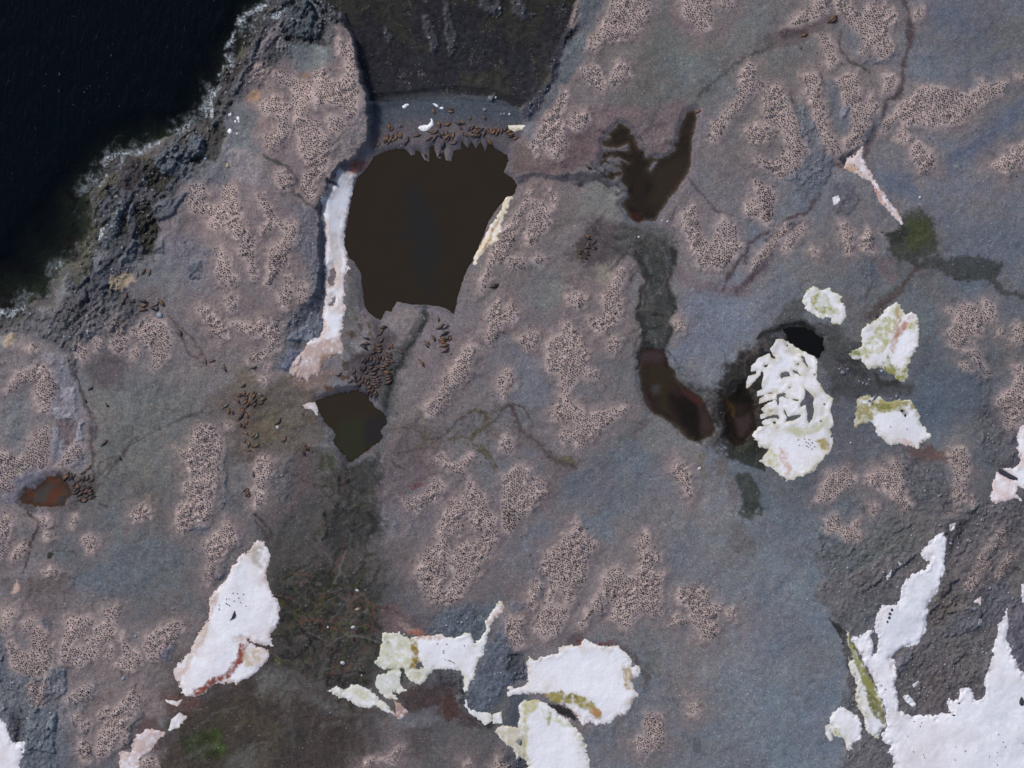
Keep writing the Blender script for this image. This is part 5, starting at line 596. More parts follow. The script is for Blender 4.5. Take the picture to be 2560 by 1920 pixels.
def sea_mat():
    m, t, b = mat('sea_water')
    co = t.nodes.new('ShaderNodeTexCoord').outputs['Object']
    pr = N(t, 'ShaderNodeAttribute', attribute_name='Prop').outputs['Vector']
    sp = t.nodes.new('ShaderNodeSeparateXYZ'); t.links.new(pr, sp.inputs[0])
    b.inputs['Base Color'].default_value = (.0004, .0022, .0042, 1); b.inputs['Roughness'].default_value = .14; b.inputs['Specular IOR Level'].default_value = .08
    mp = N(t, 'ShaderNodeMapping'); mp.inputs['Rotation'].default_value = (0, 0, .9); mp.inputs['Scale'].default_value = (1, .35, 1); t.links.new(co, mp.inputs[0])
    w1 = noise(t, mp.outputs[0], .8, 5, .65, .4).outputs['Fac']; w2 = noise(t, mp.outputs[0], 4.0, 3, .6).outputs['Fac']
    h = math_(t, 'ADD', math_(t, 'MULTIPLY', w1, .22), math_(t, 'MULTIPLY', w2, .06))
    bu = N(t, 'ShaderNodeBump', Strength=1.0, Distance=1.0); t.links.new(h, bu.inputs['Height']); t.links.new(bu.outputs[0], b.inputs['Normal'])
    tr = N(t, 'ShaderNodeBsdfTransparent'); tr.inputs[0].default_value = (.87, .89, .91, 1)
    mx = t.nodes.new('ShaderNodeMixShader'); t.links.new(sp.outputs[0], mx.inputs[0]); t.links.new(tr.outputs[0], mx.inputs[1]); t.links.new(b.outputs[0], mx.inputs[2])
    fo = N(t, 'ShaderNodeBsdfDiffuse'); fo.inputs[0].default_value = (.62, .68, .74, 1)
    fn = noise(t, co, 1.5, 6, .75, .8).outputs['Fac']
    k = math_(t, 'MULTIPLY', sp.outputs[1], ramp(t, fn, .42, .58, 0, 1), True)
    # scattered pale flecks on open water: sea glints painted in as foam points
    fl = noise(t, mp.outputs[0], 1.9, 2, .5).outputs['Fac']; fl2 = noise(t, co, .06, 3, .6).outputs['Fac']
    k2 = math_(t, 'MULTIPLY', math_(t, 'MULTIPLY', ramp(t, fl, .72, .78, 0, 1), ramp(t, fl2, .42, .6, 0, .25)), sp.outputs[0])
    k = math_(t, 'ADD', k, k2, True)
    m2 = t.nodes.new('ShaderNodeMixShader'); t.links.new(k, m2.inputs[0]); t.links.new(mx.outputs[0], m2.inputs[1]); t.links.new(fo.outputs[0], m2.inputs[2])
    t.links.new(m2.outputs[0], t.nodes['Material Output'].inputs[0])
    return m
def pond_mat():
    m, t, b = mat('murky_pond_water')
    co = t.nodes.new('ShaderNodeTexCoord').outputs['Object']
    c = N(t, 'ShaderNodeAttribute', attribute_name='Col').outputs['Color']
    pr = N(t, 'ShaderNodeAttribute', attribute_name='Prop').outputs['Vector']
    sp = t.nodes.new('ShaderNodeSeparateXYZ'); t.links.new(pr, sp.inputs[0])
    t.links.new(c, b.inputs['Base Color']); b.inputs['Roughness'].default_value = .12; b.inputs['Specular IOR Level'].default_value = .2
    n = noise(t, co, 3.0, 2, .5).outputs['Fac']; bu = N(t, 'ShaderNodeBump', Strength=.4, Distance=.02); t.links.new(n, bu.inputs['Height']); t.links.new(bu.outputs[0], b.inputs['Normal'])
    tr = N(t, 'ShaderNodeBsdfTransparent'); tr.inputs[0].default_value = (.8, .74, .66, 1)
    mx = t.nodes.new('ShaderNodeMixShader'); t.links.new(sp.outputs[0], mx.inputs[0]); t.links.new(tr.outputs[0], mx.inputs[1]); t.links.new(b.outputs[0], mx.inputs[2])
    t.links.new(mx.outputs[0], t.nodes['Material Output'].inputs[0])
    return m
def snow_mat():
    m, t, b = mat('old_snow')
    co = t.nodes.new('ShaderNodeTexCoord').outputs['Object']
    c = N(t, 'ShaderNodeAttribute', attribute_name='Col').outputs['Color']
    n1 = noise(t, co, 1.1, 5, .6).outputs['Fac']; n2 = noise(t, co, 4, 3, .6).outputs['Fac']
    out = mixc(t, 1.0, c, grey(t, ramp(t, n2, .3, .7, .95, 1.04)), 'MULTIPLY')
    t.links.new(out, b.inputs['Base Color']); b.inputs['Roughness'].default_value = .8; b.inputs['Specular IOR Level'].default_value = .2
    h = math_(t, 'ADD', math_(t, 'MULTIPLY', n1, .12), math_(t, 'MULTIPLY', n2, .05))
    bu = N(t, 'ShaderNodeBump', Strength=1.0, Distance=1.0); t.links.new(h, bu.inputs['Height']); t.links.new(bu.outputs[0], b.inputs['Normal'])
    return m
def plain(name, c, rough=.8, var=.25, scale=6, bump=.02, spec=.3):
    m, t, b = mat(name)
    co = t.nodes.new('ShaderNodeTexCoord').outputs['Object']
    n = noise(t, co, scale, 4, .6).outputs['Fac']
    l = tuple(float(v) for v in lin(c)) + (1,)
    t.links.new(mixc(t, 1.0, l, grey(t, ramp(t, n, .3, .7, 1 - var, 1 + var)), 'MULTIPLY'), b.inputs['Base Color'])
    b.inputs['Roughness'].default_value = rough; b.inputs['Specular IOR Level'].default_value = spec
    bu = N(t, 'ShaderNodeBump', Strength=.6, Distance=bump); t.links.new(n, bu.inputs['Height']); t.links.new(bu.outputs[0], b.inputs['Normal'])
    return m
MG, MS, MP, MSN = ground_mat(), sea_mat(), pond_mat(), snow_mat()

# ------------------------------------------------------------------ sheets
def link(name, me, m, smooth=True):
    o = bpy.data.objects.new(name, me); col.objects.link(o)
    if m is not None: me.materials.append(m)
    if smooth: me.polygons.foreach_set('use_smooth', np.ones(len(me.polygons), bool))
    return o
def sheet(name, X, Y, Zz, m, colr=None, prop=None, keep=None):
    h, w_ = X.shape
    idx = np.arange(h * w_).reshape(h, w_)
    q = np.stack([idx[:-1, :-1], idx[1:, :-1], idx[1:, 1:], idx[:-1, 1:]], -1).reshape(-1, 4)
    co = np.stack([X, Y, Zz], -1).reshape(-1, 3).astype(np.float32)
    c = None if colr is None else colr.reshape(-1, 3); p = None if prop is None else prop.reshape(-1, 3)
    if keep is not None:
        kk = keep[:-1, :-1] | keep[1:, :-1] | keep[1:, 1:] | keep[:-1, 1:]
        q = q[kk.reshape(-1)]
        used = np.unique(q); rm = np.zeros(h * w_, int); rm[used] = np.arange(len(used)); q = rm[q]; co = co[used]
        if c is not None: c = c[used]
        if p is not None: p = p[used]
    me = bpy.data.meshes.new(name); me.vertices.add(len(co)); me.vertices.foreach_set('co', co.ravel())
    me.loops.add(q.size); me.loops.foreach_set('vertex_index', q.ravel().astype(np.int32))
    me.polygons.add(len(q)); me.polygons.foreach_set('loop_start', np.arange(0, q.size, 4, dtype=np.int32)); me.polygons.foreach_set('loop_total', np.full(len(q), 4, np.int32))
    me.update(calc_edges=True)
    if c is not None:
        a = me.attributes.new('Col', 'FLOAT_COLOR', 'POINT'); a.data.foreach_set('color', np.concatenate([np.clip(c, 0, 1), np.ones((len(c), 1))], 1).astype(np.float32).ravel())
    if p is not None:
        a = me.attributes.new('Prop', 'FLOAT_VECTOR', 'POINT'); a.data.foreach_set('vector', p.astype(np.float32).ravel())
    return link(name, me, m)
far = [6, 14, 30, 60, 110, 190, 300, 480, 760, 1200, 2000, 3500, 6000, 10000]
def axis(a): return np.concatenate([a[0] - np.array(far[::-1], float), a, a[-1] + np.array(far, float)])
def refl(v, a):
    L = a[-1] - a[0]; u = np.mod(v - a[0], 2 * L); u = np.where(u > L, 2 * L - u, u); return a[0] + u
ax_, ay_ = axis(gx), axis(gy)
AX, AY = np.meshgrid(ax_, ay_); RX, RY = refl(AX, gx), refl(AY, gy)
# the sea goes on beyond the top left; land goes on elsewhere
Zo = gi(Z, RX, RY); Co = gi(COL, RX, RY); Ro = gi(ROCK, RX, RY); Wo = gi(WET, RX, RY)
out_sea = ((AX < gx[0]) & (AY < 800)) | ((AY < gy[0]) & (AX < 700))
Zo = np.where(out_sea, np.minimum(gi(Z, np.clip(AX, gx[0], gx[-1]), np.clip(AY, gy[0], gy[-1])), -1.5), Zo)
X_, Y_ = (AX - 1280) * S, (960 - AY) * S
g_o = sheet('ground', X_, Y_, Zo, MG, Co, np.stack([Ro, Wo, Wo * 0], -1)); g_o['kind'] = 'structure'

swx = np.arange(-160, 1480, PITCH); swy = np.arange(-160, 860, PITCH)
AX, AY = np.meshgrid(axis(swx), axis(swy))
cx, cy = np.clip(AX, -160, 2700), np.clip(AY, -160, 2070)
zz = gi(Z, cx, cy); dep = np.clip(-zz, 0, 9)
sd1 = gi(sd_sea, cx, cy); sdb = gi(sd_bay, cx, cy)
big = fbm(cx, cy, 60, 3, 14)
foam = sst(-12, 1, sd1) * (1 - sst(8, 30, sd1 + 14 * big)) * sst(-.5, .45, fbm(cx, cy, 80, 3, 5) + .25)
foam = np.maximum(foam * (.75 + .6 * fbm(cx, cy, 8, 3, 2)), .35 * sst(-4, 4, sd1) * (1 - sst(20, 60, sd1)) * sst(.1, .7, fbm(cx, cy, 30, 4, 3)))
deep = 1 - np.exp(-dep * .60); deep = np.maximum(deep, .04)
sw = sst(500, 250, cx) * sst(350, 560, cy)
deep = np.where(sd1 > 0, np.maximum(deep, sst(20, 120, sd1 + 30 * big - 70 * sw)), deep)
foam2 = sst(0, 6, sdb) * sst(90, 0, cy) * sst(.45, .8, fbm(cx * .5, cy, 26, 4, 6)) * .6 * (cx > 850)
fd = gi(FOAMD, cx, cy); fv = sst(-.5, .5, fbm(cx, cy, 70, 3, 9)); foam = np.clip(np.maximum(foam * .7, sst(5 + 9 * fv, 1, fd + 7 * fbm(cx, cy, 10, 4, 2) + 5 * (1 - fv)) * (.35 + .6 * fv)), 0, 1)
so_ = sheet('sea', (AX - 1280) * S, (960 - AY) * S, 0 * AX + .03 * fbm(AX, AY, 40, 3, 1), MS, None, np.stack([deep, foam, foam * 0], -1)); so_['kind'] = 'structure'

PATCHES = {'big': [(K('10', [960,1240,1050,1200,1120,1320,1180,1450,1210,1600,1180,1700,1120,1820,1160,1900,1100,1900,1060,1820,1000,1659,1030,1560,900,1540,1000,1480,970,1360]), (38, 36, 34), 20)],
 'small': [(K('11', [560,1060,640,1040,800,1060,700,1300,600,1320,500,1180]), (44, 44, 30), 14), (K('11', [700,1060,850,1030,840,1130,720,1230]), (40, 36, 36), 8)],
 'branching': [(K('20', [860,1100,1000,1060,1140,1000,1180,1100,1000,1360,880,1300,920,1200]), (50, 41, 31), 20), (K('20', [760,1380,830,1385,830,1440,770,1430]), (66, 38, 32), 8)],
 'crescent': [(K('A3', [60,20,290,20,320,150,200,170,60,160]), (64, 50, 51), 12), (K('A3', [150,180,330,200,300,330,350,600,250,600,230,400,120,260]), (50, 42, 28), 16), (K('A3', [320,420,520,450,620,680,560,780,420,700]), (26, 20, 16), 18), (K('A3', [400,320,560,420,620,540,560,520,440,400]), (72, 40, 38), 8), (K('A3', [560,520,680,640,700,760,600,760]), (60, 46, 44), 12), (K('A3', [165,345,225,345,235,400,180,420,155,390]), (66, 62, 60), 9), (K('A3', [90,400,150,470,200,580,120,520]), (62, 46, 50), 8)],
 'red': [(K('01', [230,1500,330,1480,300,1600,220,1620]), (72, 66, 62), 8), (K('01', [380,1560,460,1540,440,1640,360,1620]), (70, 64, 62), 6)],
 'snowmelt': [(K('A3', [775,400,810,430,870,560,880,640,850,620,800,520]), (78, 60, 30), 4), (K('A3', [880,640,990,600,1000,740,920,800]), (70, 56, 56), 9), (K('A3', [860,360,980,360,990,520,870,500]), (24, 22, 18), 9)], 'dark': []}
WORD = {'big': 'big_pond', 'small': 'small_pond', 'branching': 'branching_pond', 'crescent': 'crescent_pond', 'dark': 'dark_pool', 'red': 'red_brown_pond', 'snowmelt': 'meltwater_pool'}
for nm, (s, d, lv) in PSD.items():
    c = np.zeros(d.shape + (3,)) + lin(PONDS[nm][1])
    x, y = GX[s], GY[s]
    mot = {'red': .6, 'branching': .35, 'crescent': .4, 'snowmelt': .5}.get(nm, .06)
    c = c * (1 + mot * .6 * fbm(x, y, 34, 4, 6))[..., None]
    if nm == 'red': c = c * (1 - sst(.15, .4, fbm(x, y, 26, 4, 3))[..., None] * .6) + lin((66, 62, 60)) * sst(.15, .4, fbm(x, y, 26, 4, 3))[..., None] * .6
    if nm in ('branching', 'snowmelt', 'crescent'):
        vv = sst(.35, .9, ridged(x, y, 50, 3, 4, 70, 2)); c = c * (1 - .45 * vv[..., None])
        vv = sst(.4, .9, ridged(x, y, 40, 3, 9, 100, 2.5)); c = c + lin((52, 44, 36)) * .16 * vv[..., None]
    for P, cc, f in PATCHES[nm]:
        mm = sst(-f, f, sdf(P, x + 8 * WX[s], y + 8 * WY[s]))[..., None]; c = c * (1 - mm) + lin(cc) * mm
    dp = np.clip(lv - Z[s], 0, 2); al = 1 - np.exp(-dp * (22 if nm in ('big', 'small', 'dark') else 1.4 if nm == 'snowmelt' else 2.6))
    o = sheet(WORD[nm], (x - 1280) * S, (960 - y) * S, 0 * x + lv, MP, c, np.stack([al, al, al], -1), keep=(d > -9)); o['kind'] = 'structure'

# ------------------------------------------------------------------ snow
stains = [(K(a, b), lin(c), st, f * .39) for a, b, c, st, f in SST]
def warpf(x, y): return fbm(x, y, 34, 6, 3, .78), fbm(x, y, 34, 6, 7, .78)
snow_objs = []
def snow(label, sys_, pts, T, tint, holes, name='snow_patch', cat='snow patch', white=(221, 221, 228), warp=None):
    P = K(sys_, pts); size = np.sqrt(np.ptp(P[:, 0]) * np.ptp(P[:, 1]))
    if warp is None: warp = min(9.5, size * .11)
    pit = 1.6 if size < 400 else 2.0
    if size < 40: pit = 1.0
    pad = 10
    ax = np.arange(max(-150, P[:, 0].min() - pad), min(2710, P[:, 0].max() + pad), pit); ay = np.arange(max(-150, P[:, 1].min() - pad), min(2070, P[:, 1].max() + pad), pit)
    x, y = np.meshgrid(ax, ay); wx, wy = warpf(x, y)
    if 'riddled' in label: warp = 2.4 + 7 * sst(1050, 1085, y)
    u, v = x + warp * wx, y + warp * wy
    d = sdf(P, u, v)
    for h in holes: d = np.minimum(d, -sdf(K(sys_, h), u, v))
    if 'tall narrow' in label: d = d - 11 * sst(860, 930, y) * (.1 + fbm(x, y + x * .5, 16, 4, 4))
    ri = 'riddled' in label
    d = d + (1.2 if ri else 2.6) * fbm(x, y, 6.5, 3, 8) * np.exp(-np.abs(d) / 9) * (size > 40) + (1.6 * sst(1090, 1050, y) if ri else 0)
    n = fbm(x, y, 26, 4, 2); n5 = fbm(x, y, 7, 3, 5)
    dd = np.clip(d, 0, None)
    t = np.where(d > 0, T * .48 * (1 - np.exp(-dd / (2.5 + 6 * T))) + (.10 * n + .30 * fbm(x, y, 75, 3, 1)) * T * sst(0, 22, d), d * .05)
    z = gi(Z, x, y) + t + .010 * n5 * sst(0, 5, d)
    c = np.zeros(d.shape + (3,)) + lin(white)
    ed = np.clip(np.exp(-dd / 4.5) * (.8 + .6 * n5) + .75 * np.exp(-dd / 20) * sst(-.2, .7, n), 0, 1)[..., None]
    c = c * (1 - ed) + lin(tint) * .86 * ed
    dirt = np.clip(.20 * sst(0, .9, fbm(x, y, 70, 4, 11)) + .35 * np.exp(-dd / 26) * sst(-.3, .8, n), 0, .5)[..., None]; c = c * (1 - dirt) + lin((186, 174, 168)) * dirt
    u, v = x + 9 * wx, y + 9 * wy
    for sp_, sc, sa, sf in stains:
        if sp_[:, 0].max() + 20 < ax[0] or sp_[:, 0].min() - 20 > ax[-1] or sp_[:, 1].max() + 20 < ay[0] or sp_[:, 1].min() - 20 > ay[-1]: continue
        mm = (sst(-sf * 1.2, sf, sdf(sp_, u, v)) * min(1, sa * 1.3) * np.clip(.85 + .6 * n5 + .5 * n, 0, 1.15))[..., None]
        c = c * (1 - np.clip(mm, 0, 1)) + sc * .80 * np.clip(mm, 0, 1)
    o = sheet(name, (x - 1280) * S, (960 - y) * S, z, MSN, c, None, keep=(d > -3.5))
    o['label'] = label; o['category'] = cat
    snow_objs.append((P, o)); return o
for lab, sy, p, T, tint, holes in SNOW: snow(lab, sy, p, T, tint, holes)
ICE = [('bean shaped white ice lump on the shingle near the left cliff', 'Z1', [552,180,570,165,600,148,630,145,645,158,635,172,615,180,600,200,575,210,555,200], .9),
 ('long bent white ice slab among the seals on the beach', 'Z1', [760,470,790,445,850,432,890,430,925,395,935,370,925,345,945,345,965,385,965,430,930,465,890,500,840,518,790,500], .8),
 ('jagged white ice piece touching the tail end of a tan seal', 'Z1', [950,145,975,140,1020,165,1028,190,1005,190,980,170], .6),
 ('small flat white ice piece right of the jagged one', 'Z1', [1040,205,1060,190,1085,188,1098,205,1085,222,1050,215], .4),
 ('white ice chunk on the shore gravel, topmost of a loose cluster', '00', [1533,762,1545,756,1555,766,1552,780,1540,782], .5),
 ('small white ice chunk, lower right of the loose shore cluster', '00', [1543,782,1553,784,1555,798,1545,798], .4),
 ('small white ice chunk, lower left of the loose shore cluster', '00', [1520,784,1530,780,1532,794,1522,798], .4),
 ('angular white ice block alone on the shore gravel', '00', [1474,852,1488,832,1500,840,1504,858,1490,872], .5),
 ('tiny white ice bit right of the angular shore block', '00', [1532,864,1542,862,1545,872,1534,876], .3),
 ('cream ice lump wedged at the foot of the coastal rocks', '00', [1478,738,1500,734,1500,748,1484,754], .4)]
for lab, sy, p, T in ICE: snow(lab, sy, p, T, (205, 208, 216), [], 'ice_chunk', 'ice chunk', (232, 234, 240), 1.0)
from mathutils.bvhtree import BVHTree
from mathutils import Vector, Matrix
def bvh_of(o):
    me = o.data; return BVHTree.FromPolygons([v.co for v in me.vertices], [tuple(p.vertices) for p in me.polygons])
_bv = {}
def top(px, py):
    z = float(gi(Z, px, py)); x, y = (px - 1280) * S, (960 - py) * S
    for i, (P, o) in enumerate(snow_objs):
        if P[:, 0].min() < px < P[:, 0].max() and P[:, 1].min() < py < P[:, 1].max():
            if i not in _bv: _bv[i] = bvh_of(o)
            h = _bv[i].ray_cast(Vector((x, y, 60)), Vector((0, 0, -1)))
            if h[0] is not None: z = max(z, h[0].z)
    return z
# ------------------------------------------------------------------ animals: meshes
def rings(profile, nseg=10, bend=0.0, flat=.8):
    """a body as one skin: profile = (x, half width, centre height); returns verts, faces"""
    V, F = [], []
    for (x, r, zc) in profile:
        for k in range(nseg):
            a = 2 * math.pi * k / nseg
            yy = math.cos(a) * r; zz = math.sin(a) * r * flat
            V.append((x, yy + bend * x * x, max(zc + zz, 0.0)))
    n = len(profile)
    for i in range(n - 1):
        for k in range(nseg):
            k2 = (k + 1) % nseg
            F.append((i * nseg + k, i * nseg + k2, (i + 1) * nseg + k2, (i + 1) * nseg + k))
    F.append(tuple(range(nseg))[::-1]); F.append(tuple((n - 1) * nseg + k for k in range(nseg)))
    return V, F
def seal_mesh(name, m, bend, fat=1.0):
    bm = bmesh.new()
    pr = [(.500, .016, .040), (.485, .034, .048), (.455, .050, .060), (.42, .058, .068), (.38, .060, .070), (.33, .074, .078), (.26, .102, .092), (.18, .122, .103), (.08, .133, .108), (-.02, .130, .105), (-.12, .115, .096), (-.21, .092, .080), (-.29, .068, .060), (-.35, .048, .044), (-.39, .040, .034)]
    V, F = rings([(x, r * fat, z * (.5 + .5 * fat)) for x, r, z in pr], 12, bend, .82)
    vs_ = [bm.verts.new(v) for v in V]
    fs = [bm.faces.new([vs_[i] for i in f]) for f in F]
    bm.normal_update()
    # hind flippers: two flat spread lobes drawn out of the tail
    tail = [f for f in bm.faces if all(v.co.x < -.385 for v in f.verts)]
    bx_ = bend * .39 * .39
    for sgn in (-1, 1):
        pts = [(-.385, .004 * sgn, .03), (-.385, .036 * sgn, .03), (-.44, .050 * sgn, .02), (-.50, .062 * sgn, .012), (-.51, .040 * sgn, .010), (-.49, .020 * sgn, .010), (-.44, .006 * sgn, .02)]
        up = [bm.verts.new((a, b + bend * a * a, c + .012)) for a, b, c in pts]; dn = [bm.verts.new((a, b + bend * a * a, max(c - .012, 0))) for a, b, c in pts]
        bm.faces.new(up if sgn < 0 else up[::-1]); bm.faces.new(dn[::-1] if sgn < 0 else dn)
        for i in range(len(pts)):
            j = (i + 1) % len(pts); bm.faces.new((up[i], up[j], dn[j], dn[i]))
        # fore flippers lying against the chest
        pts = [(.27, .085 * fat * sgn, .05), (.20, .112 * fat * sgn, .05), (.12, .150 * fat * sgn, .022), (.09, .168 * fat * sgn, .012), (.13, .172 * fat * sgn, .012), (.20, .140 * fat * sgn, .03)]
        up = [bm.verts.new((a, b + bend * a * a, c + .014)) for a, b, c in pts]; dn = [bm.verts.new((a, b + bend * a * a, max(c - .014, 0))) for a, b, c in pts]
        bm.faces.new(up if sgn < 0 else up[::-1]); bm.faces.new(dn[::-1] if sgn < 0 else dn)
        for i in range(len(pts)):
            j = (i + 1) % len(pts); bm.faces.new((up[i], up[j], dn[j], dn[i]))
    bmesh.ops.recalc_face_normals(bm, faces=bm.faces)
    me = bpy.data.meshes.new(name); bm.to_mesh(me); bm.free()
    me.polygons.foreach_set('use_smooth', np.ones(len(me.polygons), bool)); me.materials.append(m)
    return me
def seal_skin(name, back, belly, c2=.2):
    m, t, b = mat(name)
    co = t.nodes.new('ShaderNodeTexCoord').outputs['Object']
    s_ = t.nodes.new('ShaderNodeSeparateXYZ'); t.links.new(co, s_.inputs[0])
    n = noise(t, co, 9, 4, .6).outputs['Fac']
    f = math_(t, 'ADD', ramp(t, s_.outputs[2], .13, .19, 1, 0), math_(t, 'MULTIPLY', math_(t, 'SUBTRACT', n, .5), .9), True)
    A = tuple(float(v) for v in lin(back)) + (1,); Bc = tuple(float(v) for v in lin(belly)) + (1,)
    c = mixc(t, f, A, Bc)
    t.links.new(c, b.inputs['Base Color']); b.inputs['Roughness'].default_value = .55; b.inputs['Specular IOR Level'].default_value = .35
    return m
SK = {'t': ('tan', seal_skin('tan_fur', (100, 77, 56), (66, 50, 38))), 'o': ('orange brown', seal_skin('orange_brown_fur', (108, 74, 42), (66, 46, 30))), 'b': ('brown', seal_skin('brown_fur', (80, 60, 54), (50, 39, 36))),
      'd': ('dark', seal_skin('dark_fur', (40, 34, 36), (28, 25, 27))), 'g': ('grey', seal_skin('grey_fur', (98, 92, 88), (60, 56, 54)))}
SM = {}
def smesh(c, v):
    if (c, v) not in SM:
        bend, fat = [(0, 1), (.32, 1.05), (-.32, 1.0), (.6, .95), (-.55, 1.12)][v]
        SM[(c, v)] = seal_mesh('elephant_seal_body', SK[c][1], bend, fat)
    return SM[(c, v)]
